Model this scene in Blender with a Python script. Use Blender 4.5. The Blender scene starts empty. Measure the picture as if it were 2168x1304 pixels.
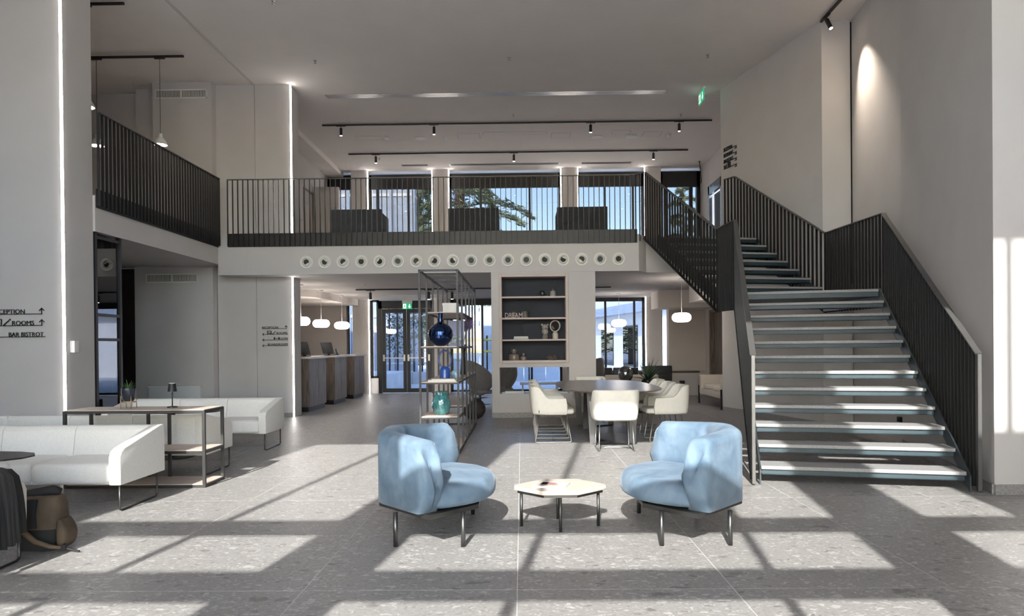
import bpy, bmesh, math, random
from mathutils import Vector, Matrix
random.seed(7)
D = bpy.data; S = bpy.context.scene; COL = S.collection
PI = math.pi

# ------------------------------------------------------------------ camera
F_PX, CX, CY = 1536.48, 1084.0, 741.63
YAW, ROLL, PITCH, CAM_H = -0.01313, 0.0094, -0.00565, 1.35554
fw = Vector((math.sin(YAW)*math.cos(PITCH), math.cos(YAW)*math.cos(PITCH), math.sin(PITCH)))
rt = Vector((math.cos(YAW), -math.sin(YAW), 0)); up = rt.cross(fw)
rt2 = rt*math.cos(ROLL) - up*math.sin(ROLL); up2 = up*math.cos(ROLL) + rt*math.sin(ROLL)
cam = D.objects.new('camera', D.cameras.new('camera')); COL.objects.link(cam)
cam.matrix_world = Matrix(((rt2.x, up2.x, -fw.x, 0), (rt2.y, up2.y, -fw.y, 0), (rt2.z, up2.z, -fw.z, CAM_H), (0, 0, 0, 1)))
cam.data.sensor_fit = 'HORIZONTAL'; cam.data.sensor_width = 36; cam.data.lens = F_PX/2168*36
cam.data.shift_y = (CY-652)/2168; cam.data.shift_x = 0
cam.data.clip_start = .05; cam.data.clip_end = 400
S.camera = cam

# ------------------------------------------------------------------ sky, sun, exposure
SUN_EL, SUN_AZ = math.radians(31.3), math.radians(7.9)      # light travels to +Y and a little to +X
w = D.worlds.new('world'); S.world = w; w.use_nodes = True
nt = w.node_tree; nt.nodes.clear()
sky = nt.nodes.new('ShaderNodeTexSky'); sky.sky_type = 'NISHITA'; sky.sun_disc = False
sky.sun_elevation = SUN_EL; sky.sun_rotation = PI + SUN_AZ
sky.altitude = 100; sky.air_density = 1.0; sky.dust_density = 1.0; sky.ozone_density = 1.0
bg = nt.nodes.new('ShaderNodeBackground'); bg.inputs['Strength'].default_value = 0.55
out = nt.nodes.new('ShaderNodeOutputWorld')
nt.links.new(sky.outputs[0], bg.inputs['Color']); nt.links.new(bg.outputs[0], out.inputs[0])
sun = D.objects.new('sun', D.lights.new('sun', 'SUN')); COL.objects.link(sun)
sun.data.energy = 6.7; sun.data.angle = math.radians(0.55); sun.data.color = (1.0, .95, .89)
sdir = Vector((math.sin(SUN_AZ)*math.cos(SUN_EL), math.cos(SUN_AZ)*math.cos(SUN_EL), -math.sin(SUN_EL)))
sun.rotation_euler = sdir.to_track_quat('-Z', 'Y').to_euler(); sun.location = (-4, -20, 20)
S.view_settings.view_transform = 'Standard'; S.view_settings.look = 'None'
S.view_settings.gamma = 1; S.view_settings.use_curve_mapping = False
S.view_settings.exposure = 0.97
S.cycles.use_denoising = True
S.cycles.use_adaptive_sampling = True; S.cycles.adaptive_threshold = .085; S.cycles.adaptive_min_samples = 22
S.cycles.max_bounces = 6; S.cycles.diffuse_bounces = 4; S.cycles.glossy_bounces = 3; S.cycles.transparent_max_bounces = 8
S.cycles.sample_clamp_indirect = 6; S.cycles.caustics_reflective = False; S.cycles.caustics_refractive = False

# ------------------------------------------------------------------ helpers
def ray(u, v):
    return fw + rt2*((u-CX)/F_PX) + up2*((CY-v)/F_PX)
def at(u, v, X=None, Y=None, Z=None):
    """the point in the room that stands at this spot of the photograph, at a known depth, side or height"""
    d = ray(u, v)
    s = Y/d.y if Y is not None else (X/d.x if X is not None else (Z-CAM_H)/d.z)
    return Vector((0, 0, CAM_H)) + d*s

class MB:
    def __init__(s): s.v = []; s.f = []
    def add(s, vs, fs):
        o = len(s.v); s.v += [Vector(p) for p in vs]; s.f += [tuple(i+o for i in f) for f in fs]; return s
    def box(s, x0, x1, y0, y1, z0, z1):
        return s.add([(x0,y0,z0),(x1,y0,z0),(x1,y1,z0),(x0,y1,z0),(x0,y0,z1),(x1,y0,z1),(x1,y1,z1),(x0,y1,z1)],
                     [(3,2,1,0),(4,5,6,7),(0,1,5,4),(1,2,6,5),(2,3,7,6),(3,0,4,7)])
    def obox(s, c, size, rz=0, M=None):
        M = M or Matrix.Rotation(rz, 3, 'Z'); c = Vector(c); hx, hy, hz = [q/2 for q in size]
        P = [(-hx,-hy,-hz),(hx,-hy,-hz),(hx,hy,-hz),(-hx,hy,-hz),(-hx,-hy,hz),(hx,-hy,hz),(hx,hy,hz),(-hx,hy,hz)]
        return s.add([c + M @ Vector(p) for p in P], [(3,2,1,0),(4,5,6,7),(0,1,5,4),(1,2,6,5),(2,3,7,6),(3,0,4,7)])
    def bar(s, a, b, w, h, upv=(0,0,1)):
        a, b = Vector(a), Vector(b); y = (b-a).normalized(); x = y.cross(Vector(upv)).normalized(); z = x.cross(y)
        M = Matrix((x, y, z)).transposed()
        return s.obox((a+b)/2, (w, (b-a).length, h), M=M)
    def prism(s, poly, z0, z1, axis='z'):
        n = len(poly)
        f = {'z': lambda p, t: (p[0], p[1], t), 'y': lambda p, t: (p[0], t, p[1]), 'x': lambda p, t: (t, p[0], p[1])}[axis]
        fs = [tuple(range(n))[::-1], tuple(range(n, 2*n))] + [(i, (i+1) % n, n+(i+1) % n, n+i) for i in range(n)]
        return s.add([f(p, z0) for p in poly] + [f(p, z1) for p in poly], fs)
    def tube(s, pts, r, n=8, closed=False):
        pts = [Vector(p) for p in pts]; m = len(pts); R = r if isinstance(r, (list, tuple)) else [r]*m
        vs = []; fs = []; prev = None
        for i, p in enumerate(pts):
            t = (pts[(i+1) % m]-pts[i-1]) if closed else (pts[min(i+1, m-1)]-pts[max(i-1, 0)])
            t.normalize()
            if prev is None:
                x = t.cross(Vector((0, 0, 1)) if abs(t.z) < .9 else Vector((1, 0, 0))).normalized()
            else:
                x = (prev - t*prev.dot(t)).normalized()
            prev = x; y = t.cross(x)
            vs += [p + (x*math.cos(2*PI*k/n) + y*math.sin(2*PI*k/n))*R[i] for k in range(n)]
        for i in range(m if closed else m-1):
            j = (i+1) % m
            fs += [(i*n+k, i*n+(k+1) % n, j*n+(k+1) % n, j*n+k) for k in range(n)]
        if not closed:
            fs += [tuple(range(n))[::-1], tuple(range((m-1)*n, m*n))]
        return s.add(vs, fs)
    def lathe(s, prof, c=(0, 0, 0), n=24, M=None):
        c = Vector(c); vs = []; m = len(prof)
        for r, z in prof:
            for k in range(n):
                p = Vector((r*math.cos(2*PI*k/n), r*math.sin(2*PI*k/n), z)); vs.append(c + (M @ p if M else p))
        fs = [(i*n+k, i*n+(k+1) % n, (i+1)*n+(k+1) % n, (i+1)*n+k) for i in range(m-1) for k in range(n)]
        if prof[0][0] > 1e-6: fs.append(tuple(range(n))[::-1])
        if prof[-1][0] > 1e-6: fs.append(tuple(range((m-1)*n, m*n)))
        return s.add(vs, fs)
    def ball(s, c, r, n=16, m=10, M=None):
        rx, ry, rz = (r, r, r) if not isinstance(r, (tuple, list)) else r
        c = Vector(c); vs = []
        for i in range(m+1):
            a = -PI/2 + PI*i/m
            for k in range(n):
                p = Vector((rx*math.cos(a)*math.cos(2*PI*k/n), ry*math.cos(a)*math.sin(2*PI*k/n), rz*math.sin(a)))
                vs.append(c + (M @ p if M else p))
        return s.add(vs, [(i*n+k, i*n+(k+1) % n, (i+1)*n+(k+1) % n, (i+1)*n+k) for i in range(m) for k in range(n)])
    def grid(s, rows, cu=False, cv=False):
        m, n = len(rows), len(rows[0])
        fs = [(i*n+j, i*n+(j+1) % n, ((i+1) % m)*n+(j+1) % n, ((i+1) % m)*n+j) for i in range(m if cu else m-1) for j in range(n if cv else n-1)]
        return s.add([p for r in rows for p in r], fs)
    def mesh(s, name, base=(0, 0, 0), smooth=False, bevel=0, seg=2, weld=False):
        me = D.meshes.new(name); b = Vector(base)
        me.from_pydata([p-b for p in s.v], [], s.f)
        bm = bmesh.new(); bm.from_mesh(me)
        if weld: bmesh.ops.remove_doubles(bm, verts=bm.verts, dist=1e-4)
        bmesh.ops.recalc_face_normals(bm, faces=bm.faces)
        if bevel:
            es = [e for e in bm.edges if len(e.link_faces) == 2 and e.calc_face_angle(0) > .5]
            bmesh.ops.bevel(bm, geom=es, offset=bevel, segments=seg, affect='EDGES', profile=.6, clamp_overlap=True)
        bm.to_mesh(me); bm.free()
        if smooth or bevel:
            me.shade_smooth()
            if smooth is not True or bevel: me.set_sharp_from_angle(angle=math.radians(smooth if isinstance(smooth, (int, float)) and smooth > 1 else 40))
        return me
    def build(s, name, mat, parent=None, smooth=False, bevel=0, seg=2, sub=0, weld=False, label=None):
        base = root_loc(parent)
        me = s.mesh(name, base, smooth, bevel, seg, weld); me.materials.append(mat)
        o = D.objects.new(name, me); COL.objects.link(o)
        if parent: o.parent = parent
        if sub:
            md = o.modifiers.new('subdivision', 'SUBSURF'); md.levels = sub; md.render_levels = sub
        if label: o['label'] = label
        return o
def root_loc(o):
    if o is None: return Vector((0, 0, 0))
    while o.parent: o = o.parent
    return Vector(o.location)
def tag(o, label, cat=None, group=None, kind=None):
    o['label'] = label
    if cat: o['category'] = cat
    if group: o['group'] = group
    if kind: o['kind'] = kind
    return o
def thing(name, label, cat, loc=(0, 0, 0), group=None, kind=None):
    o = D.objects.new(name, None); COL.objects.link(o); o.location = loc; o.empty_display_size = .1
    return tag(o, label, cat, group, kind)
def dup(root, loc, rz=0, label=None, scale=None):
    kids = [c for c in D.objects if c.parent == root]
    r = root.copy(); COL.objects.link(r); r.location = loc; r.rotation_euler = (0, 0, rz)
    if label: r['label'] = label
    if scale: r.scale = scale
    for ch in kids:
        c = ch.copy(); COL.objects.link(c); c.parent = r
        for g in [g for g in D.objects if g.parent == ch]:
            d = g.copy(); COL.objects.link(d); d.parent = c
    return r
def struct(name, mb, mat, label, bevel=0, parent=None, smooth=False):
    o = mb.build(name, mat, parent, bevel=bevel, smooth=smooth)
    if parent is None: tag(o, label, 'structure', kind='structure')
    return o
def share(name, me, parent, loc=(0, 0, 0), rz=0):
    o = D.objects.new(name, me); COL.objects.link(o); o.parent = parent; o.location = loc; o.rotation_euler = (0, 0, rz)
    return o

# ------------------------------------------------------------------ materials
MAT = {}
def mat(name, col, rough=.6, metal=0., var=.06, scale=6., bump=0., bscale=None, spec=.5, sheen=0., emit=None, estr=0., coat=0., trans=0., stretch=None, col2=None, ior=None):
    m = D.materials.new(name); m.use_nodes = True; n = m.node_tree; b = n.nodes['Principled BSDF']; L = n.links
    tc = n.nodes.new('ShaderNodeTexCoord'); src = tc.outputs['Object']
    if stretch:
        mp = n.nodes.new('ShaderNodeMapping'); mp.inputs['Scale'].default_value = stretch; L.new(src, mp.inputs[0]); src = mp.outputs[0]
    nz = n.nodes.new('ShaderNodeTexNoise'); nz.inputs['Scale'].default_value = scale; nz.inputs['Detail'].default_value = 5
    L.new(src, nz.inputs['Vector'])
    rp = n.nodes.new('ShaderNodeValToRGB')
    c = Vector(col[:3]); a = c*(1-var); d = Vector(col2[:3]) if col2 else c*(1+var)
    rp.color_ramp.elements[0].position = .3; rp.color_ramp.elements[1].position = .7
    rp.color_ramp.elements[0].color = (*a, 1); rp.color_ramp.elements[1].color = (*d, 1)
    L.new(nz.outputs['Fac'], rp.inputs['Fac']); L.new(rp.outputs[0], b.inputs['Base Color'])
    b.inputs['Roughness'].default_value = rough; b.inputs['Metallic'].default_value = metal
    b.inputs['Specular IOR Level'].default_value = spec
    if sheen: b.inputs['Sheen Weight'].default_value = sheen; b.inputs['Sheen Roughness'].default_value = .4
    if coat: b.inputs['Coat Weight'].default_value = coat; b.inputs['Coat Roughness'].default_value = .05
    if trans: b.inputs['Transmission Weight'].default_value = trans
    if ior: b.inputs['IOR'].default_value = ior
    if emit: b.inputs['Emission Color'].default_value = (*emit, 1); b.inputs['Emission Strength'].default_value = estr
    if bump:
        n2 = n.nodes.new('ShaderNodeTexNoise'); n2.inputs['Scale'].default_value = bscale or scale*8; n2.inputs['Detail'].default_value = 3
        L.new(src, n2.inputs['Vector'])
        bp = n.nodes.new('ShaderNodeBump'); bp.inputs['Strength'].default_value = bump; bp.inputs['Distance'].default_value = .01
        L.new(n2.outputs['Fac'], bp.inputs['Height']); L.new(bp.outputs[0], b.inputs['Normal'])
    MAT[name] = m; return m
def glass(name, tint, gloss=.08, rough=.0):
    m = D.materials.new(name); m.use_nodes = True; n = m.node_tree; n.nodes.clear(); L = n.links
    t = n.nodes.new('ShaderNodeBsdfTransparent'); t.inputs[0].default_value = (*tint, 1)
    g = n.nodes.new('ShaderNodeBsdfGlossy'); g.inputs['Roughness'].default_value = rough
    fr = n.nodes.new('ShaderNodeFresnel'); fr.inputs[0].default_value = 1.5
    mx = n.nodes.new('ShaderNodeMixShader'); o = n.nodes.new('ShaderNodeOutputMaterial')
    ad = n.nodes.new('ShaderNodeMath'); ad.operation = 'ADD'; ad.inputs[1].default_value = gloss; ad.use_clamp = True
    L.new(fr.outputs[0], ad.inputs[0]); L.new(ad.outputs[0], mx.inputs[0]); L.new(t.outputs[0], mx.inputs[1]); L.new(g.outputs[0], mx.inputs[2]); L.new(mx.outputs[0], o.inputs[0])
    MAT[name] = m; return m
def emitter(name, col, strength):
    m = D.materials.new(name); m.use_nodes = True; n = m.node_tree; n.nodes.clear()
    e = n.nodes.new('ShaderNodeEmission'); e.inputs[0].default_value = (*col, 1); e.inputs[1].default_value = strength
    o = n.nodes.new('ShaderNodeOutputMaterial'); n.links.new(e.outputs[0], o.inputs[0]); MAT[name] = m; return m

PLASTER = mat('plaster_warm_white', (.595, .568, .556), .85, var=.025, scale=2, bump=.05, bscale=180, spec=.2)
CEIL = mat('ceiling_paint_greige', (.80, .75, .715), .9, var=.02, scale=1.5, spec=.1)
TAUPE = mat('plaster_taupe', (.52, .48, .46), .85, var=.03, scale=2, spec=.2)
GROUT = mat('grout_pale', (.62, .61, .60), .8, var=.03)
SKIRT = mat('skirting_grey_stone', (.30, .29, .285), .5, var=.3, scale=60)
DARKFLOOR = mat('upper_floor_stone', (.40, .385, .37), .5, var=.15, scale=20)
BLACKM = mat('black_powder_coat', (.022, .022, .024), .45, metal=.3, var=.1)
RAILM = mat('railing_dark_metal', (.018, .017, .017), .45, metal=.15, var=.12, scale=3)
RAILTOP = mat('handrail_grey_metal', (.11, .107, .105), .4, metal=.4, var=.08)
STRINGER = mat('stringer_blue_grey_steel', (.045, .056, .064), .42, metal=.3, var=.2, scale=5)
TREAD = mat('tread_grey_granite', (.30, .295, .295), .6, var=.15, scale=60)
PAN = mat('tread_pan_petrol_blue', (.032, .056, .07), .45, metal=.1, var=.12, scale=4)
CHROME = mat('brushed_steel', (.42, .41, .40), .3, metal=1, var=.05)
CHAIRLEG = mat('satin_dark_steel', (.13, .13, .13), .3, metal=.9, var=.05)
GUN = mat('gunmetal_rod', (.08, .078, .076), .4, metal=.8, var=.05)
WOODPALE = mat('pale_oak', (.58, .475, .41), .5, var=.10, scale=3, stretch=(1, 9, 9), col2=(.66, .57, .50))
WOODPINK = mat('blush_ash_frame', (.60, .51, .47), .6, var=.06, scale=4)
WALNUT = mat('grey_walnut', (.12, .095, .08), .5, var=.45, scale=5, stretch=(14, 14, .6), col2=(.26, .21, .18))
NAVY = mat('navy_panel', (.02, .024, .036), .7, var=.08)
FABRIC = mat('ivory_wool_fabric', (.80, .78, .74), .95, var=.04, scale=60, bump=.25, bscale=500, sheen=.25, spec=.1)
LEATHERETTE = mat('ivory_leatherette', (.76, .735, .67), .6, var=.03, scale=20, bump=.1, bscale=300, spec=.3)
BEIGE = mat('beige_fabric', (.58, .51, .44), .9, var=.05, scale=40, bump=.15, bscale=300, sheen=.2)
BLACKSEAT = mat('black_leather', (.018, .018, .02), .5, var=.1)
CHARCOAL = mat('charcoal_upholstery', (.035, .037, .042), .8, var=.15, scale=8, bump=.1)
WHITEPL = mat('white_plastic', (.75, .75, .74), .5, var=.02)
INK = mat('black_lettering', (.012, .012, .012), .6, var=.05)
LED = emitter('led_warm_white', (1, .95, .91), 13.0)
LAMP = emitter('opal_glass_lit', (1, .90, .80), 8.0)
BULB = emitter('bulb_lit', (1, .88, .74), 30.0)
GREEN = mat('exit_green', (.02, .34, .16), .5, emit=(.03, .55, .25), estr=.35, var=.02)
SIGNW = mat('exit_white', (.85, .85, .85), .5, emit=(1, 1, 1), estr=.5, var=.01)
GLASSF = glass('clear_window_glass', (.93, .95, .95), 0)
GLASSB = glass('blue_solar_glass', (.40, .40, .41), .03)
GLASSG = glass('garden_window_glass', (.62, .66, .74), .02)
GLASSD = glass('dark_partition_glass', (.35, .34, .33), .12)
LEAF = mat('leaf_green', (.07, .16, .05), .5, var=.35, scale=10)
LEAFD = mat('leaf_dark_green', (.035, .07, .035), .5, var=.3, scale=10)

def stone_tile():
    m = D.materials.new('grey_terrazzo_tile'); m.use_nodes = True; n = m.node_tree; b = n.nodes['Principled BSDF']; L = n.links
    geo = n.nodes.new('ShaderNodeNewGeometry'); oi = n.nodes.new('ShaderNodeObjectInfo')
    mu = n.nodes.new('ShaderNodeMath'); mu.operation = 'MULTIPLY'; mu.inputs[1].default_value = 37.
    L.new(oi.outputs['Random'], mu.inputs[0])
    va = n.nodes.new('ShaderNodeVectorMath'); va.operation = 'ADD'; L.new(geo.outputs['Position'], va.inputs[0]); L.new(mu.outputs[0], va.inputs[1])
    # warp so that the fragments are ragged and stretched
    wz = n.nodes.new('ShaderNodeTexNoise'); wz.inputs['Scale'].default_value = 14; L.new(va.outputs[0], wz.inputs['Vector'])
    wm = n.nodes.new('ShaderNodeVectorMath'); wm.operation = 'SCALE'; wm.inputs['Scale'].default_value = .10; L.new(wz.outputs['Color'], wm.inputs[0])
    wa = n.nodes.new('ShaderNodeVectorMath'); wa.operation = 'ADD'; L.new(va.outputs[0], wa.inputs[0]); L.new(wm.outputs[0], wa.inputs[1])
    st = n.nodes.new('ShaderNodeVectorMath'); st.operation = 'MULTIPLY'; st.inputs[1].default_value = (.75, 1.5, 1); L.new(wa.outputs[0], st.inputs[0]); wa = st
    def frag(scale, lo, hi):
        v = n.nodes.new('ShaderNodeTexVoronoi'); v.inputs['Scale'].default_value = scale; L.new(wa.outputs[0], v.inputs['Vector'])
        v.inputs['Randomness'].default_value = 1
        sp = n.nodes.new('ShaderNodeSeparateColor'); L.new(v.outputs['Color'], sp.inputs[0])
        r = n.nodes.new('ShaderNodeMapRange'); r.inputs[1].default_value = lo; r.inputs[2].default_value = hi; L.new(sp.outputs[0], r.inputs[0])
        d = n.nodes.new('ShaderNodeMapRange'); d.inputs[1].default_value = .46; d.inputs[2].default_value = .34; L.new(v.outputs['Distance'], d.inputs[0])
        x = n.nodes.new('ShaderNodeMath'); x.operation = 'MULTIPLY'; L.new(r.outputs[0], x.inputs[0]); L.new(d.outputs[0], x.inputs[1]); return x
    nz = n.nodes.new('ShaderNodeTexNoise'); nz.inputs['Scale'].default_value = 45; nz.inputs['Detail'].default_value = 6; L.new(va.outputs[0], nz.inputs['Vector'])
    rp = n.nodes.new('ShaderNodeValToRGB'); rp.color_ramp.elements[0].position = .25; rp.color_ramp.elements[1].position = .75
    rp.color_ramp.elements[0].color = (.24, .229, .224, 1); rp.color_ramp.elements[1].color = (.34, .327, .32, 1)
    L.new(nz.outputs['Fac'], rp.inputs[0]); cur = rp.outputs[0]
    for sc, lo, hi, col, am in ((20, .78, .80, (.52, .51, .50), .6), (17, .93, .94, (.14, .13, .13), .75), (44, .78, .80, (.55, .54, .53), .6), (40, .86, .88, (.16, .15, .15), .6), (9, .97, .975, (.13, .12, .12), .7)):
        x = frag(sc, lo, hi); k = n.nodes.new('ShaderNodeMath'); k.operation = 'MULTIPLY'; k.inputs[1].default_value = am; L.new(x.outputs[0], k.inputs[0])
        mx = n.nodes.new('ShaderNodeMix'); mx.data_type = 'RGBA'; L.new(k.outputs[0], mx.inputs['Factor']); L.new(cur, mx.inputs['A']); mx.inputs['B'].default_value = (*col, 1); cur = mx.outputs['Result']
    L.new(cur, b.inputs['Base Color']); b.inputs['Roughness'].default_value = .42; b.inputs['Specular IOR Level'].default_value = .35
    MAT['tile'] = m; return m
TILE = stone_tile()
def velvet():
    m = D.materials.new('pale_blue_velvet'); m.use_nodes = True; n = m.node_tree; b = n.nodes['Principled BSDF']; L = n.links
    tc = n.nodes.new('ShaderNodeTexCoord')
    nz = n.nodes.new('ShaderNodeTexNoise'); nz.inputs['Scale'].default_value = 6; nz.inputs['Detail'].default_value = 4; nz.inputs['Distortion'].default_value = .4; L.new(tc.outputs['Object'], nz.inputs['Vector'])
    rp = n.nodes.new('ShaderNodeValToRGB'); rp.color_ramp.elements[0].position = .3; rp.color_ramp.elements[1].position = .7
    rp.color_ramp.elements[0].color = (.10, .155, .225, 1); rp.color_ramp.elements[1].color = (.19, .26, .34, 1)
    L.new(nz.outputs['Fac'], rp.inputs[0]); L.new(rp.outputs[0], b.inputs['Base Color'])
    b.inputs['Roughness'].default_value = .85; b.inputs['Sheen Weight'].default_value = .22; b.inputs['Sheen Roughness'].default_value = .35; b.inputs['Sheen Tint'].default_value = (.75, .85, 1, 1)
    b.inputs['Specular IOR Level'].default_value = .2
    n2 = n.nodes.new('ShaderNodeTexNoise'); n2.inputs['Scale'].default_value = 9; n2.inputs['Detail'].default_value = 2; L.new(tc.outputs['Object'], n2.inputs['Vector'])
    bp = n.nodes.new('ShaderNodeBump'); bp.inputs['Strength'].default_value = .25; bp.inputs['Distance'].default_value = .02; L.new(n2.outputs['Fac'], bp.inputs['Height']); L.new(bp.outputs[0], b.inputs['Normal'])
    MAT['velvet'] = m; return m
VELVET = velvet()
# ================================================================== STRUCTURE
ZC = 6.53          # main ceiling
ZS = 2.757         # soffit under the gallery
ZF = 3.45          # gallery floor
YF = -0.35         # glazed front, behind the camera
YB = 21.15         # front face of the rear pilasters
# floor: pale grout bed with one slab per tile
floor = struct('floor', MB().box(-11.0, 6.2, -.77, 22.0, -.12, -.0012), GROUT, 'grey terrazzo tiled lobby floor with pale joints')
tm = MB().box(-.5976, .5976, -.5976, .5976, -.03, 0).mesh('tile', bevel=.0008, seg=1); tm.materials.append(TILE)
for m_ in range(-4, 15):
    for k in range(-9, 5):
        share('tile', tm, floor, (-.0358+1.2*k+.6, 4.035+1.2*m_+.6, 0))
# ceiling
struct('ceiling', MB().box(-12, 6.5, -.5, 22, ZC, ZC+.3), CEIL, 'greige painted double-height lobby ceiling')
struct('trim_1', MB().box(-5.235, -5.222, -.35, 14.2, ZC-.006, ZC).box(-5.2, -5.187, -.35, 14.2, ZC-.006, ZC), PLASTER, 'expansion joint strip along the ceiling above the left gallery')
# left pier with LED corner, side walls
struct('wall_left', MB().box(-11, -5.78, 9.1, 9.75, 0, ZC), PLASTER, 'white plaster pier on the left carrying the bistrot sign')
struct('wall_left_side', MB().box(-11.2, -9.5, -.5, 9.1, 0, ZC), PLASTER, 'white side wall of the lobby out at far left')
struct('wall_left_rear', MB().box(-11.2, -10.5, 9.75, 14.9, 0, ZC), TAUPE, 'end wall of the lounge under the left gallery')
struct('wall_lounge_lower', MB().box(-10.5, -7.5, 14.45, 14.9, 0, 2.965).box(-7.5, -5.97, 14.0, 14.9, 0, 2.965), PLASTER, 'plaster wall with vent grille behind the far sofa')
struct('wall_lounge_upper', MB().box(-10.5, -5.95, 14.6, 14.9, 3.3, ZC).box(-7.11, -5.96, 14.0, 14.6, 3.3, ZC).box(-7.62, -7.11, 14.35, 14.6, 3.3, ZC), PLASTER, 'upper plaster wall with vent grille behind the left gallery')
struct('wall_pier', MB().box(-5.96, -5.2, 14.2, 14.7, 0, ZC).box(-5.185, -4.485, 14.2, 14.7, 0, ZC).box(-5.2, -5.185, 14.22, 14.7, 0, ZC), PLASTER, 'full-height plaster pier carrying the boardroom sign')
struct('wall_corridor_left', MB().box(-6.0, -5.69, 14.7, 22, ZF, ZC), PLASTER, 'gallery side wall behind the left pier')
struct('trim_2', MB().box(-5.69, -5.22, 14.7, 22, 6.40, ZC), CEIL, 'shallow ceiling bulkhead along the gallery side wall')
# slabs
FR = 13.73
struct('floor_gallery', MB().prism([(-5.75, FR), (2.23, FR), (2.42, 14.05), (4.2, 14.35), (5.6, 14.9), (5.6, 22), (-9, 22), (-9, 14.9), (-5.75, 14.2)], ZS, ZF), PLASTER, 'gallery slab with plain plaster fascia and round air nozzles')
struct('floor_gallery_left', MB().prism([(-11, 9.75), (-5.75, 9.75), (-5.75, FR), (-5.75, 14.0), (-11, 14.6)], 2.965, ZF), PLASTER, 'left gallery slab with plain plaster fascia')
struct('trim_3', MB().box(-5.215, -5.203, FR-.004, FR, ZS, 3.29).box(-5.185, -5.173, FR-.004, FR, ZS, 3.29), PLASTER, 'joint strip across the gallery fascia')
# bookcase wall (with niche and low opening)
BW = [(-.565, -.42, 0, ZS), (.895, 1.405, 0, ZS), (-.42, .895, 0, .455), (-.42, .895, .955, 1.035), (-.42, .895, 2.72, ZS)]
mb = MB()
for a, b, c, d in BW: mb.box(a, b, 13.74, 14.25, c, d)
struct('wall_bookcase', mb, PLASTER, 'free-standing plaster wall holding the built-in shelves')
struct('baseboard_bookcase', MB().box(-.57, 1.41, 13.725, 13.74, 0, .10), SKIRT, 'stone skirting of the shelf wall')
# right walls
WR = [(4.18, 6.48), (5.0, 9.6), (5.08, 9.6), (5.335, 11.74), (6.5, 11.74), (6.5, 6.48)]
struct('wall_right', MB().prism(WR, 0, ZC), PLASTER, 'tall plaster wall beside the staircase')
struct('wall_stair', MB().box(5.30, 5.336, 11.75, 11.78, 0, 2.3).prism([(4.09, 14.84), (4.85, 11.72), (5.305, 11.72), (5.305, 12.6), (4.75, 14.84)], 0, ZC), PLASTER, 'angled plaster wall behind the upper stair flight')
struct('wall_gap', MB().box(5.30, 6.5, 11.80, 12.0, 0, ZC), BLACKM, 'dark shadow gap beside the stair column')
struct('wall_lift', MB().box(5.29, 5.6, 12.0, 18.98, ZF, ZC).box(5.29, 5.6, 20.35, 22, ZF, ZC).box(5.29, 5.6, 18.98, 20.35, 5.75, ZC), PLASTER, 'gallery wall with the lift opening')
struct('wall_ground_right', MB().box(4.95, 5.3, 12.6, 17.75, 0, ZS).box(4.95, 5.3, 18.95, 22, 0, ZS).box(4.95, 5.3, 17.75, 18.95, 2.2, ZS).box(3.97, 4.95, 19.6, 19.9, .62, ZS).box(3.97, 4.95, 19.45, 19.9, 0, .62), TAUPE, 'taupe lounge wall beyond the dining table')
struct('trim_4', MB().box(3.9, 4.95, 15.6, 16.9, 2.32, ZS).box(3.5, 4.95, 18.6, 19.6, 2.3, ZS), CEIL, 'dropped bulkheads over the far lounge')
# skirting
def skirt(name, a, b, lab, h=.09, t=.014):
    a, b = Vector((*a, 0)), Vector((*b, 0)); n_ = (b-a).normalized().cross(Vector((0, 0, 1)))
    struct(name, MB().bar(a+n_*t/2+Vector((0, 0, h/2)), b+n_*t/2+Vector((0, 0, h/2)), t, h), SKIRT, lab)
skirt('baseboard_right', (4.18, 6.48), (6.4, 6.48), 'stone skirting at the front of the right wall')
skirt('baseboard_right_side', (4.994, 9.58), (4.185, 6.5), 'stone skirting along the wall beside the stairs')
skirt('baseboard_stair', (4.095, 14.82), (4.845, 11.74), 'stone skirting of the wall under the stairs')
skirt('baseboard_pier', (-5.95, 14.2), (-4.485, 14.2), 'stone skirting of the sign pier')
skirt('baseboard_lounge', (-7.5, 14.0), (-5.97, 14.0), 'stone skirting behind the far sofa')
skirt('baseboard_left', (-9.4, 9.1), (-5.78, 9.1), 'stone skirting of the left pier')
# reception room
struct('wall_reception', MB().box(-9.2, -5.12, 21.2, 21.6, 0, ZS).box(-9.4, -9.0, 14.9, 21.6, 0, ZS), TAUPE, 'taupe wall behind the reception desk')
struct('trim_5', MB().prism([(-9, 15.4), (-6.0, 15.4), (-4.95, 17.5), (-4.75, 21.1), (-9, 21.1)], 2.58, ZS), CEIL, 'dropped ceiling over the reception desk')
# rear facade: pilasters, heads
PX = [(-4.93, -4.45), (-2.56, -2.08), (1.19, 1.68), (3.62, 4.09)]
for i, (a, b) in enumerate(PX):
    struct('wall_back_pilaster', MB().box(a, b, YB, 21.75, 0, ZS).box(a, b, YB, 21.75, ZF, ZC), PLASTER, ['rear pilaster next to the reception desk', 'rear pilaster right of the double door', 'rear pilaster behind the built-in shelves', 'rear pilaster right of the lounge window'][i])
struct('wall_back_left', MB().box(-9, -5.69, 21.55, 21.9, ZF, ZC).box(-9.4, -5.4, 21.6, 21.9, 0, ZS), PLASTER, 'rear wall left of the windows')
struct('wall_partition', MB().box(-5.68, -5.0, 19.9, 20.05, ZF, 5.78), PLASTER, 'low plaster partition on the gallery')
struct('ceiling_outer', MB().box(-9.5, 6.5, 21.75, 22.1, ZS, ZF).box(-9.5, 6.5, 21.75, 22.1, ZC-.1, ZC+.35), BLACKM, 'outer edge of the gallery slab and roof')

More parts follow.
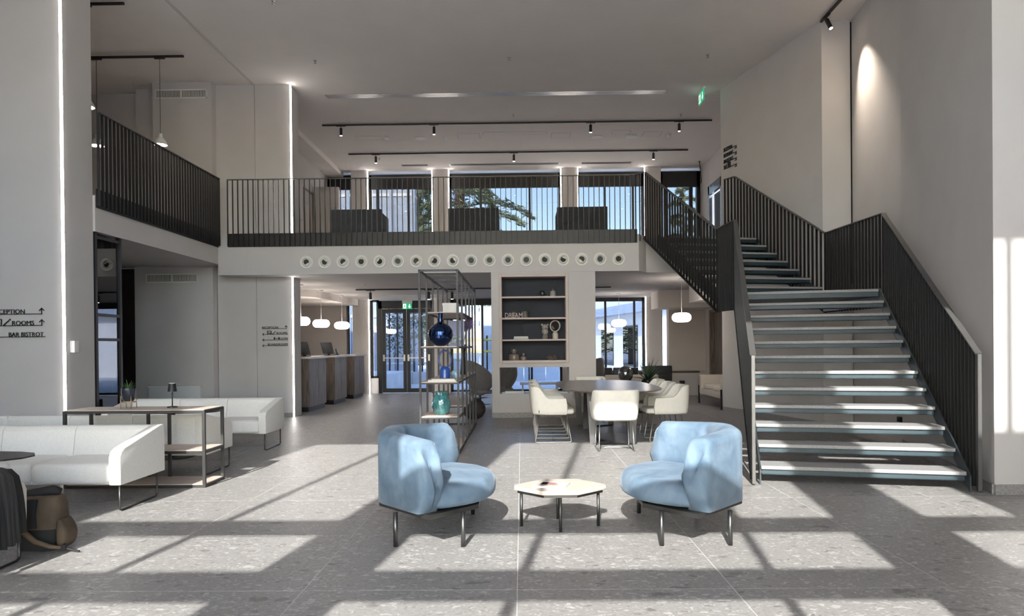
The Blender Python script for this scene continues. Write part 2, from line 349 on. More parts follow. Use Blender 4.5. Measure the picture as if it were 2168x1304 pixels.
def window(n, x0, x1, y, z0, z1, mulls, label, pane_mat, frame_mat, fw_=.06, depth=.08, transoms=(), head=0):
    t = thing('window_%d' % n, label, 'window', ((x0+x1)/2, y, z0), kind='structure')
    d = depth/2
    MB().box(x0, x0+fw_, y-d, y+d, z0, z1).box(x1-fw_, x1, y-d, y+d, z0, z1).box(x0, x1, y-d, y+d, z0, z0+fw_).box(x0, x1, y-d, y+d, z1-fw_-head, z1).build('window_frame', frame_mat, t)
    for q in mulls: MB().box(q-fw_/2, q+fw_/2, y-d, y+d, z0+fw_, z1-fw_-head).build('mullion', frame_mat, t)
    for (a, b) in transoms: MB().box(x0+fw_, x1-fw_, y-d*1.02, y+d*1.02, a, b).build('transom', frame_mat, t)
    xs = [x0] + list(mulls) + [x1]; zs = [z0] + [q for tr in transoms for q in tr] + [z1-head]
    for a, b in zip(xs, xs[1:]):
        for c, e in zip(zs[::2], zs[1::2]):
            MB().box(a+.01, b-.01, y-.006, y+.006, c+.01, e-.01).build('pane', pane_mat, t)
    return t
# rear windows, upper floor
window(1, -4.45, -2.56, 21.45, ZF, 6.45, (-4.2, -3.3), 'gallery window left of the first rear pilaster pair', GLASSB, BLACKM, head=.36)
window(2, -2.08, 1.19, 21.45, ZF, 6.45, (-1.16, .28), 'wide middle gallery window showing the cedar', GLASSB, BLACKM, head=.36)
window(3, 1.68, 3.62, 21.45, ZF, 6.45, (2.49, 3.32), 'gallery window right of the middle one', GLASSB, BLACKM, head=.36)
window(4, 4.09, 5.29, 21.45, ZF, 6.45, (4.28, 5.02), 'narrow gallery window beside the lift', GLASSB, BLACKM, head=.36, fw_=.10)
window(5, -5.69, -4.93, 21.45, ZF, 6.45, (), 'narrow gallery window behind the low partition', GLASSB, BLACKM, head=.36)
# rear windows, ground floor
window(6, -5.15, -4.93, 21.45, .06, ZS, (), 'narrow window slit behind the reception desk', GLASSG, BLACKM)
window(7, -2.08, 1.19, 21.45, .02, ZS, (-1.15, -.35, .3), 'ground-floor garden window behind the shelf wall', GLASSG, BLACKM, head=.12)
window(8, 1.68, 3.62, 21.45, .55, ZS, (2.48, 3.33), 'lounge window with the white building outside', GLASSG, BLACKM, head=.05)
window(9, 4.09, 4.95, 21.45, .55, ZS, (), 'narrow lounge window beside the taupe wall', GLASSG, BLACKM)
struct('wall_back_sill', MB().box(1.68, 3.62, 21.3, 21.6, 0, .55).box(4.09, 4.95, 21.3, 21.6, 0, .55), PLASTER, 'low wall under the lounge windows')
window(10, -4.45, -4.22, 21.45, .45, ZS, (), 'slim side light left of the double door', GLASSG, BLACKM)
struct('wall_back_sidelight', MB().box(-4.45, -4.22, 21.3, 21.6, 0, .45), PLASTER, 'low wall under the side light of the door')
# double door
dr = thing('door_1', 'dark framed glazed double door to the courtyard', 'door', (-3.38, 21.42, 0), kind='structure')
MB().box(-4.22, -4.12, 21.36, 21.5, 0, 2.72).box(-2.66, -2.56, 21.36, 21.5, 0, 2.72).box(-4.22, -2.56, 21.36, 21.5, 2.5, 2.72).build('door_frame', BLACKM, dr)
for s_, (a, b) in enumerate(((-4.11, -3.395), (-3.385, -2.67))):
    lf = MB().box(a, a+.1, 21.4, 21.46, .02, 2.49).box(b-.1, b, 21.4, 21.46, .02, 2.49).box(a+.1, b-.1, 21.4, 21.46, .02, .14).box(a+.1, b-.1, 21.4, 21.46, 2.37, 2.49).build('door_leaf', BLACKM, dr)
    MB().box(a+.1, b-.1, 21.425, 21.435, .14, 2.37).build('pane', GLASSG, lf)
    MB().bar((a+.07, 21.33, 1.04), (b-.07, 21.33, 1.04), .03, .03).box(a+.03, a+.08, 21.32, 21.4, .95, 1.14).box(b-.08, b-.03, 21.32, 21.4, .95, 1.14).build('push_bar', CHROME, lf)
# dark door in the far right wall and lift
dd = thing('door_2', 'dark wooden door in the taupe wall by the loveseat', 'door', (4.95, 18.35, 0), kind='structure')
MB().box(4.90, 5.0, 17.70, 17.80, 0, 2.22).box(4.90, 5.0, 18.90, 19.0, 0, 2.22).box(4.90, 5.0, 17.70, 19.0, 2.17, 2.25).build('door_frame', WALNUT, dd)
MB().box(5.0, 5.05, 17.8, 18.9, 0, 2.17).build('door_leaf', WALNUT, dd)
lf = thing('door_3', 'lift doorway with a pale stone surround on the gallery', 'door', (5.3, 19.66, ZF), kind='structure')
MB().box(5.24, 5.32, 18.98, 19.12, ZF, 5.75).box(5.24, 5.32, 20.21, 20.35, ZF, 5.75).box(5.24, 5.32, 18.98, 20.35, 5.5, 5.75).build('surround', mat('lift_surround_steel', (.45, .5, .55), .25, metal=.6), lf)
MB().box(5.38, 5.42, 19.12, 20.21, ZF, 5.5).build('lift_door', BLACKM, lf)
d4 = thing('door_4', 'dark flush door on the gallery side wall', 'door', (-5.69, 20.6, ZF), kind='structure')
MB().box(-5.70, -5.67, 19.0, 19.07, ZF, 5.6).box(-5.70, -5.67, 19.78, 19.85, ZF, 5.6).box(-5.70, -5.67, 19.0, 19.85, 5.53, 5.6).build('door_frame', WALNUT, d4)
MB().box(-5.69, -5.68, 19.07, 19.78, ZF, 5.53).build('door_leaf', TAUPE, d4)
# glazed front behind the camera: pillars, spandrel, mullions
fr = MB().box(-11, -9.3, -.5, -.3, 0, ZC).box(-7.3, -7.0, -.5, -.3, 0, ZC).box(-4.9, -4.4, -.5, -.3, 0, ZC).box(-2.2, -1.63, -.5, -.3, 0, ZC).box(1.64, 2.23, -.5, -.3, 0, ZC).box(3.05, 6.5, -.5, -.3, 0, 4.68).box(5.6, 6.5, -.5, -.3, 4.68, ZC)
struct('wall_front', fr, PLASTER, 'front wall piers behind the camera')
TR = ((2.60, 2.885), (3.44, 3.68))
window(11, -4.4, -2.2, -.35, 0, ZC, (-3.17,), 'tall front window on the left behind the camera', GLASSF, BLACKM, transoms=TR)
window(12, -1.63, 1.64, -.35, 0, ZC, (-.65, .82), 'tall middle front window behind the camera', GLASSF, BLACKM, transoms=TR)
window(13, 2.23, 3.05, -.35, 0, ZC, (), 'tall narrow front window behind the camera', GLASSF, BLACKM, transoms=TR)
window(14, 3.05, 5.6, -.35, 4.68, ZC, (3.37,), 'high front window on the right behind the camera', GLASSF, BLACKM)
FILL_BLIND = D.materials.new('sheer_blind_cloth'); FILL_BLIND.use_nodes = True; _n = FILL_BLIND.node_tree; _n.nodes.clear()  # cloth of the added blinds, turns sunlight into soft fill light
_t = _n.nodes.new('ShaderNodeBsdfTranslucent'); _t.inputs[0].default_value = (.78, .80, .84, 1); _d = _n.nodes.new('ShaderNodeBsdfDiffuse'); _d.inputs[0].default_value = (.75, .75, .74, 1)
_m = _n.nodes.new('ShaderNodeMixShader'); _m.inputs[0].default_value = .4; _o = _n.nodes.new('ShaderNodeOutputMaterial')
_n.links.new(_t.outputs[0], _m.inputs[1]); _n.links.new(_d.outputs[0], _m.inputs[2]); _n.links.new(_m.outputs[0], _o.inputs[0])
for i_, (a, b) in enumerate(((-9.3, -7.3), (-7.0, -4.9))):  # unseen window bays and blinds added to brighten the left side
    window(15+i_, a, b, -.38, 0, ZC, ((a+b)/2,), ['far left front window behind the camera', 'second front window from the left behind the camera'][i_], GLASSF, BLACKM, transoms=TR)
    bl = thing('roller_blind', ['sheer white roller blind on the far left front window', 'sheer white roller blind on the second front window'][i_], 'blind', ((a+b)/2, -.27, .1))
    MB().box(a+.03, b-.03, -.272, -.270, .1, ZC-.08).build('blind_cloth', FILL_BLIND, bl); MB().tube([(a+.02, -.24, ZC-.06), (b-.02, -.24, ZC-.06)], .04, 12).build('roller', WHITEPL, bl, smooth=True); MB().box(a+.03, b-.03, -.28, -.26, .08, .11).build('bottom_bar', WHITEPL, bl)
# side closures
struct('wall_front_right', MB().box(6.3, 6.6, -.5, 6.6, 0, ZC), PLASTER, 'side wall of the lobby right of the camera')

# glass partition under the left gallery
gp = thing('glass_partition', 'black framed glass partition under the left gallery beside the pier', 'partition', (-5.79, 10.1, 0))
f_ = MB()
for y_ in (9.80, 10.40): f_.box(-5.83, -5.77, y_-.025, y_+.025, 0, 2.96)
for z_ in (1.50, 1.84, 2.90): f_.box(-5.825, -5.775, 9.8, 10.4, z_-.02, z_+.02)
f_.build('frame', BLACKM, gp)
for a, b in ((.02, 1.5), (1.5, 1.84), (1.84, 2.90)): MB().box(-5.803, -5.797, 9.82, 10.38, a+.02, b-.02).build('pane', GLASSD, gp)
bk = thing('glazed_screen', 'dark glazed screen beyond the partition in the left lounge', 'screen', (-7.95, 14.36, 0))
MB().box(-8.5, -7.5, 14.33, 14.40, 2.86, 2.96).box(-8.5, -8.44, 14.33, 14.40, 0, 2.9).box(-7.56, -7.5, 14.33, 14.40, 0, 2.9).build('frame', BLACKM, bk)
MB().box(-8.44, -7.56, 14.36, 14.37, 0, 2.86).build('pane', GLASSD, bk)

# LED strips in corner channels
def led(x, y, z0, z1, lab, sx, sy):
    t = thing('light_strip', lab, 'light strip', (x, y, z0), group='vertical warm LED strips')
    MB().box(x-.012, x+.012, y-.012, y+.012, z0, z1).build('channel', WHITEPL, t)
    MB().prism([(x-sx*.008, y+sy*.016), (x+sx*.016, y+sy*.016), (x+sx*.016, y-sy*.008), (x+sx*.005, y-sy*.001)], z0+.002, z1-.002).build('diffuser', LED, t)
led(-5.78, 9.1, 0, ZC, 'floor-to-ceiling LED strip on the corner of the left pier', 1, -1)
led(-4.485, 14.2, 0, ZS, 'LED strip on the pier corner beside the boardroom sign', 1, -1)
led(-4.485, 14.2, ZF, ZC, 'upper LED strip on the pier corner behind the gallery railing', 1, -1)
led(-4.45, YB, 0, ZS, 'LED strip on the pilaster left of the double door', 1, -1)
led(-2.56, YB, 0, ZS, 'LED strip on the pilaster right of the double door', -1, -1)
led(3.62, YB, 0, ZS, 'LED strip on the pilaster right of the lounge window', -1, -1)
for x_, sx_, lb in ((-4.45, 1, 'leftmost LED strip on the gallery window pilasters'), (-2.56, -1, 'left LED strip of the pilaster left of the cedar window'), (-2.08, 1, 'right LED strip of the pilaster left of the cedar window'),
                    (1.19, -1, 'left LED strip of the pilaster right of the cedar window'), (1.68, 1, 'right LED strip of the pilaster right of the cedar window'), (3.62, -1, 'LED strip on the gallery pilaster behind the stair railing top')):
    led(x_, YB, ZF, ZC, lb, sx_, -1)
# ================================================================== STAIRS AND RAILINGS
TH = .2361; GO = .2955; RI = .1734; SW = 1.777
h1 = Vector((math.sin(TH), math.cos(TH), 0)); n1 = Vector((math.cos(TH), -math.sin(TH), 0))
h2 = Vector((-math.sin(TH), math.cos(TH), 0)); n2 = Vector((math.cos(TH), math.sin(TH), 0))
A1 = Vector((2.3158, 7.0694, 0)); TOPL = A1 + h1*(11*GO); TOPR = TOPL + n1*SW
A2 = Vector((TOPL.x, 2*10.72-TOPL.y, 0)); A2R = A2 + n2*SW
stair = thing('staircase', 'open-riser staircase with grey stone treads and blue-grey steel stringers', 'staircase', (3.2, 8.6, 0))
def tread(p, h, n, z, w=SW, depth=.33):
    a = p; b = p + n*w; c = b + h*depth; d = a + h*depth
    t = MB().prism([(q.x, q.y) for q in (a, b, c, d)], z-.035, z).build('tread', TREAD, stair, bevel=.004, seg=1)
    a, b = p + h*.025 + n*.01, p + h*.025 + n*(w-.01); e = MB()
    c, d = b + h*(depth-.04), a + h*(depth-.04)
    e.prism([(q.x, q.y) for q in (a, b, b+h*.012, a+h*.012)], z-.088, z-.036)
    e.prism([(q.x, q.y) for q in (a, b, b+h*.05, a+h*.05)], z-.088, z-.080)
    e.prism([(q.x, q.y) for q in (d, c, c-h*.008, d-h*.008)], z-.085, z-.036)
    e.build('tread_pan', PAN, t)
for k in range(1, 12): tread(A1 + h1*((k-1)*GO), h1, n1, k*RI)
for k in range(13, 20): tread(A2 + h2*((k-13)*GO), h2, n2, k*RI)
ZL = 12*RI
ld = MB().prism([(q.x, q.y) for q in (TOPL, TOPR, A2R+h2*.05, A2+h2*.05)], ZL-.035, ZL).build('landing', TREAD, stair)
MB().prism([(q.x, q.y) for q in (TOPL+h1*.02, TOPR+h1*.02, A2R, A2)], ZL-.10, ZL-.036).build('landing_frame', PAN, ld)
tp = A2 + h2*(7*GO)
def stringer(p0, p1, z0, z1, dz=.15, dd_=.17):
    q0, q1 = Vector((p0.x, p0.y, z0)), Vector((p1.x, p1.y, z1)); d = (q1-q0); hh = Vector((d.x, d.y, 0)).normalized(); n_ = hh.cross(Vector((0, 0, 1)))*.007
    P = [q0-Vector((0, 0, dd_)), q1-Vector((0, 0, dd_)), q1+Vector((0, 0, dz)), q0+Vector((0, 0, dz))]
    P[0].z = max(P[0].z, 0.0)
    MB().add([p-n_ for p in P]+[p+n_ for p in P], [(0, 1, 2, 3), (7, 6, 5, 4), (0, 4, 5, 1), (1, 5, 6, 2), (2, 6, 7, 3), (3, 7, 4, 0)]).build('stringer', STRINGER, stair)
sl = RI/GO
for side, off in ((0, -.012), (SW, .012)):
    b0 = A1 + n1*(side+off) - h1*.06; b1 = A1 + n1*(side+off) + h1*(11*GO)
    stringer(b0, b1, RI-.06*sl-.02, 12*RI-.02, .03, .20)
    c0 = A2 + n2*(side+off); c1 = A2 + n2*(side+off) + h2*(7.6*GO)
    stringer(b1, c0, 12*RI-.02, 12*RI-.02, .03, .20)
    stringer(c0, c1, 13*RI-.02-.1, 20.2*RI-.05-.1, .03, .22)
# ---- railings of upright blades
BL = 1.26
blade = MB().box(-.006, .006, -.018, .018, 0, BL).mesh('baluster'); blade.materials.append(RAILM)
def railing(root, pts, space=.0975, first=True, floor_z=0.015, base=None):
    """pts: polyline of (x, y, z_top); upright flat blades set across the line, flat handrail on top"""
    rl = root_loc(root); tops = MB()
    for i in range(len(pts)-1):
        a, b = Vector(pts[i]), Vector(pts[i+1]); d = b-a; hl = math.hypot(d.x, d.y); ang = math.atan2(d.y, d.x); n_ = max(1, round(hl/space))
        for k in range(n_ if i < len(pts)-2 else n_+1):
            p = a + d*(k/n_); z0 = p.z-BL-.006
            o = share('baluster', blade, root, (p.x-rl.x, p.y-rl.y, max(z0, floor_z)-rl.z), ang)
            if z0 < floor_z: o.scale.z = (p.z-.006-floor_z)/BL
        tops.bar(a, b, .056, .012)
        if abs(b.z-a.z) > .2:
            lo = Vector((0, 0, -BL-.006)); a2, b2 = a+lo, b+lo
            if a2.z < .03: a2 = a2.lerp(b2, (.04-a2.z)/(b2.z-a2.z))
            MB().bar(a2, b2, .056, .012).build('bottom_rail', RAILM, root)
    tops.build('handrail', RAILTOP, root)
rf = thing('balcony_railing', 'dark metal blade railing along the front of the gallery', 'railing', (-1.7, FR-.05, 3.29))
ry = FR-.045
railing(rf, [(-5.54, ry, 4.555), (2.17, ry, 4.555), (2.31, FR-.12, 4.585)])
MB().box(-5.55, 2.2, ry+.03, ry+.042, 3.285, 3.54).build('base_plate', RAILM, rf)
rl_ = thing('balcony_railing', 'dark metal blade railing along the left gallery above the sofas', 'railing', (-5.70, 11.7, 3.29))
railing(rl_, [(-5.70, 9.76, 4.575), (-5.70, FR-.05, 4.575)])
MB().box(-5.742, -5.73, 9.76, FR-.02, 3.285, 3.54).build('base_plate', RAILM, rl_)
sr = thing('stair_railing', 'dark blade railing on the left side of the stairs from floor to gallery', 'railing', (2.3, 7.0, 0))
L0 = A1 - n1*.075 - h1*.09; L1 = TOPL - n1*.06; L2 = A2 - n2*.06; L3 = Vector((2.34, FR-.13, 0))
railing(sr, [(L0.x, L0.y, 1.25), (L1.x, L1.y, 3.10), (L2.x, L2.y, 3.12), (L3.x, L3.y, 4.58)])
q = MB(); q.obox((L0.x, L0.y, .63), (.03, .06, 1.23), PI/2-TH+PI/2); q.build('end_post', RAILTOP, sr)
sr2 = thing('stair_railing', 'dark blade railing on the wall side of the stairs', 'railing', (4.15, 6.65, 0))
R0 = A1 + n1*(SW+.085) - h1*.04; R1 = TOPR + n1*.06; R2 = A2R + n2*.05; R3 = Vector((4.12, 14.0, 0))
railing(sr2, [(R0.x, R0.y, 1.25), (R1.x, R1.y, 3.09), (R2.x, R2.y, 3.11), (R3.x, R3.y, 4.57), (4.0, 14.25, 4.57)])
q = MB(); q.obox((R0.x, R0.y, .63), (.03, .06, 1.23), PI/2-TH+PI/2); q.build('end_post', RAILTOP, sr2)
# ================================================================== FURNITURE
def chaikin(P, n=2, closed=True):
    P = [Vector(p) for p in P]
    for _ in range(n):
        Q = []
        m = len(P)
        if not closed: Q.append(P[0])
        for i in range(m if closed else m-1):
            a, b = P[i], P[(i+1) % m]; Q += [a*.75+b*.25, a*.25+b*.75]
        if not closed: Q.append(P[-1])
        P = Q
    return P
def puff(mb, poly, z0, z1, r=.05, crown=.015, sm=2):
    """a cushion: rounded outline, rolled edges, slightly crowned top"""
    P = chaikin([(p[0], p[1], 0) for p in poly], sm); c = sum(P, Vector())/len(P); R = sum((p-c).length for p in P)/len(P)
    rows = []
    for z, ins in ((z0, r*.7), (z0+r*.3, r*.15), (z0+r*.8, 0), (z1-r, 0), (z1-r*.45, r*.18), (z1-r*.1, r*.6), (z1, r*1.3), (z1+crown*.5, R*.45), (z1+crown, R*.8), (z1+crown, R*.999)):
        rows.append([Vector((c.x+(p.x-c.x)*(1-ins/R), c.y+(p.y-c.y)*(1-ins/R), z)) for p in P])
    mb.grid(rows, cv=True); n = len(P); mb.add(rows[0], [tuple(range(n))[::-1]]); return mb
def loft_wall(mb, path, T, z0, z1f, bulge=0., tilt=0., edge=.5, endround=True):
    """an upholstered wall along an open path; z1f(s) gives its height, ends are rolled"""
    P = [Vector((p[0], p[1], 0)) for p in path]; L = [0]
    for a, b in zip(P, P[1:]): L.append(L[-1]+(b-a).length)
    tot = L[-1]; rows = []
    def section(c, n, t, za, zb, out=0.):
        r = min(T*.36, (zb-za)*.3); w = T/2*t; pts = []
        prof = [(-1, za), (-1.0, za+(zb-za)*.5), (-1, zb-r), (-.9, zb-r*.45), (-.6, zb-r*.1), (0, zb), (.6, zb-r*.1), (.9, zb-r*.45), (1, zb-r), (1.0, za+(zb-za)*.5), (1, za)]
        for o, z in prof:
            k = (z-za)/(zb-za+1e-9)
            pts.append((c + n*(o*w + tilt*k) , z, k))
        return pts
    m = len(P)
    for i in range(m):
        t = (P[min(i+1, m-1)]-P[max(i-1, 0)]).normalized(); n = t.cross(Vector((0, 0, 1)))
        s = L[i]/tot; zb = z1f(s)
        def put(f, tt, drop):
            row = []
            for c, z, k in section(P[i], n, tt, z0, zb-drop):
                e = bulge*math.sin(PI*min(1, max(0, k*.92+.04)))**.8*f
                q = c + t*(e if i else -e); row.append(Vector((q.x, q.y, z)))
            return row
        if i == 0 and endround: rows += [put(1, .25, .10*edge), put(.93, .7, .05*edge), put(.7, .95, .02*edge)]
        rows.append(put(0, 1, 0))
        if i == m-1 and endround: rows += [put(.7, .95, .02*edge), put(.93, .7, .05*edge), put(1, .25, .10*edge)]
    mb.grid(rows); n = len(rows[0])
    mb.add(rows[0], [tuple(range(n))]); mb.add(rows[-1], [tuple(range(n))[::-1]])
    mb.grid([[r[0] for r in rows], [r[-1] for r in rows]])
    return mb

# ---- blue lounge chairs
lc = thing('lounge_chair', 'pale blue velvet lounge chair left of the coffee table', 'armchair', (-.64, 5.39, 0), 'pair of blue velvet lounge chairs')
def L_(x, y, z=0): return Vector((-.64+x, 5.39+y, z))
fp = [(-.39, -.21), (.03, -.655), (.33, -.31), (.33, .31), (.03, .655), (-.39, .21)]
MB().prism([(-.64+a, 5.39+b) for a, b in fp], .222, .252).build('base_frame', GUN, lc)
for a, b in ((-.228, -.47), (.233, -.479), (.233, .477), (-.228, .477)):
    MB().tube([L_(a, b, .0), L_(a, b, .235)], .0165, 14).build('leg', CHAIRLEG, lc, smooth=True)
cs = MB(); puff(cs, [(-.64+a, 5.39+b) for a, b in [(-.34, -.20), (-.02, -.56), (.10, -.58), (.36, -.36), (.44, -.10), (.44, .10), (.36, .36), (.10, .58), (-.02, .56), (-.34, .20)]], .254, .425, .075, .02, 2)
cs.build('seat_cushion', VELVET, lc, smooth=True, weld=True, sub=1)
def fillet(P, r, n=4):
    P = [Vector(p) for p in P]; Q = [P[0]]
    for a, b, c in zip(P, P[1:], P[2:]):
        u, w_ = (a-b).normalized(), (c-b).normalized(); s, e = b+u*r, b+w_*r
        Q += [s.lerp(b, t/n).lerp(b.lerp(e, t/n), t/n) for t in range(n+1)]
    return Q+[P[-1]]
def dense(P, d):
    Q = []
    for a, b in zip(P, P[1:]):
        k = max(1, int((b-a).length/d)); Q += [a.lerp(b, i/k) for i in range(k)]
    return Q+[P[-1]]
pw = dense(fillet([L_(-.005, -.565), L_(-.325, -.205), L_(-.325, .205), L_(-.005, .565)], .07), .06)
bk = MB(); loft_wall(bk, pw, .16, .253, lambda s: .768-.035*abs(2*s-1), bulge=.13, edge=1.5)
bk.build('backrest', VELVET, lc, smooth=True, weld=True)
MB().box(-.64-.411, -.64-.403, 5.39-.1, 5.39-.075, .30, .34).build('fabric_tag', BLACKM, lc)
lc2 = dup(lc, (1.168, 5.385, 0), PI, 'pale blue velvet lounge chair right of the coffee table')
# ---- coffee table
ct = thing('coffee_table', 'low pale wooden octagonal coffee table with dark steel legs', 'coffee table', (.278, 5.49, 0))
op = [(.142, 5.255), (.405, 5.255), (.625, 5.46), (.625, 5.52), (.43, 5.745), (.165, 5.745), (-.065, 5.52), (-.065, 5.46)]
MB().prism(op, .272, .302).build('table_top', WOODPALE, ct, bevel=.003, seg=1)
ip = [(.278+(a-.278)*.93, 5.5+(b-5.5)*.93) for a, b in op]
MB().prism(ip, .250, .2715).build('apron', GUN, ct)
for a, b in ((.272, 5.285), (-.012, 5.46), (.566, 5.46), (.272, 5.68)):
    MB().tube([(a, b, 0), (a, b, .252)], .0115, 12).build('leg', GUN, ct, smooth=True)
mg = thing('magazine', 'white magazine with a colourful cover lying on the coffee table', 'magazine', (.24, 5.46, .3025))
M_ = Matrix.Rotation(math.radians(-14), 3, 'Z'); mc = Vector((.215, 5.46, .309))
MB().obox(mc, (.25, .19, .011), M=M_).build('pages', mat('paper_white', (.8, .79, .77), .6), mg)
cov = MB().obox(mc+Vector((0, 0, .0065)), (.252, .192, .0015), M=M_).build('cover', mat('cover_ivory', (.72, .66, .6), .35), mg)
for dx, dy, sx, sy, c_ in ((-.02, .03, .11, .05, (.42, .2, .22)), (-.01, -.03, .13, .045, (.5, .3, .22)), (-.055, .01, .05, .10, (.12, .09, .12)), (.03, 0, .06, .02, (.55, .36, .4))):
    MB().obox(mc+M_ @ Vector((dx, dy, .0078)), (sx, sy, .0008), M=M_).build('cover_print', mat('cover_ink', c_, .4, var=.5, scale=30), cov)

# ---- sofas
def sofa(name, label, loc, rz):
    t = thing(name, label, 'sofa', loc, 'ivory sofas on thin steel sled legs'); x, y, _ = loc
    W, dpt = 1.105, .375
    B = MB().box(x-W+.07, x+W-.07, y-dpt+.03, y+dpt-.02, .225, .33).build('seat_base', FABRIC, t, bevel=.02)
    for k in range(3):
        a = x-W+.095+k*(2*W-.19)/3; b = a+(2*W-.19)/3
        puff(MB(), [(a+.004, y-dpt), (a+.004, y-dpt+.05), (a+.004, y+.2), (a+.05, y+.24), (b-.05, y+.24), (b-.004, y+.2), (b-.004, y-dpt+.05), (b-.004, y-dpt)], .23, .405, .05, .012, 2).build('seat_cushion', FABRIC, t, smooth=True, weld=True)
        q = MB().prism([(y+.20, .30), (y+.375, .225), (y+.375, .63), (y+.345, .66), (y+.29, .655), (y+.255, .62)], a+.001, b-.001, 'x').build('back_cushion', FABRIC, t, bevel=.012)
    for s in (-1, 1):
        xa = x+s*(W-.10); xb = x+s*W
        MB().prism([(y-dpt, .225), (y-dpt-.005, .46), (y-dpt+.02, .505), (y-dpt+.07, .53), (y+.30, .658), (y+.36, .662), (y+.377, .645), (y+.377, .225)], min(xa, xb), max(xa, xb), 'x').build('armrest', FABRIC, t, bevel=.016)
        lx = x+s*(W-.03)
        MB().tube([(lx, y-.34, .226), (lx, y-.34, .04), (lx, y-.335, .018), (lx, y-.31, .009), (lx, y+.25, .009), (lx, y+.275, .018), (lx, y+.28, .04), (lx, y+.28, .226)], .0085, 8).build('leg', GUN, t, smooth=True)
    return t
sA = sofa('sofa', 'near ivory sofa in front of the console table', (-4.455, 6.375, 0), 0)
sB = dup(sA, (-4.475, 8.02, 0), PI, 'ivory sofa seen from behind just past the console table')
sC = dup(sA, (-4.495, 9.925, 0), 0, 'farthest ivory sofa standing against the lounge wall')
sD = dup(sA, (-4.325, 4.29, 0), PI, 'ivory sofa at the lower left edge with a jacket on its arm')
def pedestal_table(loc, label):
    t = thing('lounge_table', label, 'side table', loc, 'dark pedestal lounge tables'); x, y, _ = loc
    top = chaikin([(x-.58, y-.27, 0), (x+.58, y-.27, 0), (x+.58, y+.27, 0), (x-.58, y+.27, 0)], 2)
    MB().prism([(p.x, p.y) for p in top], .568, .58).build('table_top', BLACKM, t)
    MB().lathe([(.0, .0), (.25, .0), (.25, .008), (.05, .012), (.0, .012)], (x, y, 0), 28).build('base', BLACKM, t, smooth=30)
    MB().tube([(x, y, .01), (x, y, .569)], .03, 12).build('stem', BLACKM, t, smooth=True)
pedestal_table((-4.22, 5.3, 0), 'dark pedestal table in front of the near sofa')
pedestal_table((-4.40, 9.08, 0), 'dark pedestal table between the two rear sofas')

# ---- console table
co = thing('console_table', 'three-tier console table with pale tops and black steel frame', 'console table', (-3.81, 7.28, 0))
X0, X1, Y0, Y1 = -4.50, -3.105, 7.05, 7.51
fm = MB()
for a in (X0+.012, X1-.012):
    for b in (Y0+.012, Y1-.012): fm.box(a-.014, a+.014, b-.014, b+.014, 0, .755)
for a in (X0+.61, X0+.83): fm.box(a-.014, a+.014, Y1-.026, Y1+.002, 0, .755)
for z in (.018, .35, .748):
    fm.box(X0, X1, Y0, Y0+.026, z-.016, z+.010).box(X0, X1, Y1-.026, Y1, z-.016, z+.010).box(X0, X0+.026, Y0, Y1, z-.016, z+.010).box(X1-.026, X1, Y0, Y1, z-.016, z+.010)
fm.build('frame', GUN, co)
for z in (.022, .354, .750): MB().box(X0+.006, X1-.006, Y0+.006, Y1-.006, z, z+.014).build('shelf', WOODPALE, co)
# lamp and plant on it
lp = thing('table_lamp', 'small black cordless table lamp on the console', 'lamp', (-3.555, 7.33, .764))
lo = (-3.555, 7.33, .764)
MB().lathe([(0, 0), (.05, 0), (.05, .012), (.006, .018), (.006, .02)], lo, 24).build('base', BLACKM, lp, smooth=30)
MB().tube([(-3.555, 7.33, .78), (-3.555, 7.33, .96)], .0055, 10).build('pole', BLACKM, lp, smooth=True)
MB().lathe([(.0, .245), (.034, .245), (.045, .165), (.042, .165), (.032, .238), (0, .238)], lo, 24).build('lamp_shade', BLACKM, lp, smooth=30)
MB().lathe([(.0, .250), (.03, .250), (.03, .2455), (0, .2455)], lo, 20).build('cap', WHITEPL, lp)

def spiky(mb, c, n, L, w, spread=1., up=.5, seed=0):
    rnd = random.Random(seed)
    for i in range(n):
        a = 2*PI*i/n*2.4 + rnd.random()*.5; el = up + rnd.random()*.55*(1 if i % 3 else 1.6); l = L*(.7+.5*rnd.random()); el = min(el, 1.45)
        d = Vector((math.cos(a)*math.cos(el)*spread, math.sin(a)*math.cos(el)*spread, math.sin(el))); sd = Vector((-math.sin(a), math.cos(a), 0))
        rows = []
        for k in range(6):
            t = k/5; p = Vector(c) + d*l*t + Vector((0, 0, -.28*l*t*t*math.cos(el))); ww = w*(1-t)**.7*(.55+.9*t if t < .35 else .87)
            rows.append([p-sd*ww, p+Vector((0, 0, -ww*.4)), p+sd*ww])
        mb.grid(rows)
    return mb
pp = thing('potted_succulent', 'green succulent in a dark glass pot on a brass stand on the console', 'plant', (-3.975, 7.28, .764))
pc = Vector((-3.975, 7.28, .764))
MB().lathe([(0, .075), (.045, .075), (.062, .10), (.068, .16), (.068, .205), (.062, .205), (.060, .16), (.05, .1), (0, .09)], pc, 24).build('pot', mat('dark_glazed_pot', (.02, .025, .04), .12, coat=.6), pp, smooth=40)
sb = MB()
for k in range(4):
    a = PI/4+k*PI/2; sb.tube([pc+Vector((.074*math.cos(a), .074*math.sin(a), 0)), pc+Vector((.074*math.cos(a), .074*math.sin(a), .13))], .004, 6)
sb.tube([pc+Vector((.074*math.cos(2*PI*k/20), .074*math.sin(2*PI*k/20), .065)) for k in range(20)], .003, 6, closed=True)
sb.build('stand', mat('brass', (.62, .45, .24), .3, metal=1), pp, smooth=True)
spiky(MB(), pc+Vector((0, 0, .19)), 16, .12, .010, seed=3).build('leaves', LEAF, pp, smooth=True)

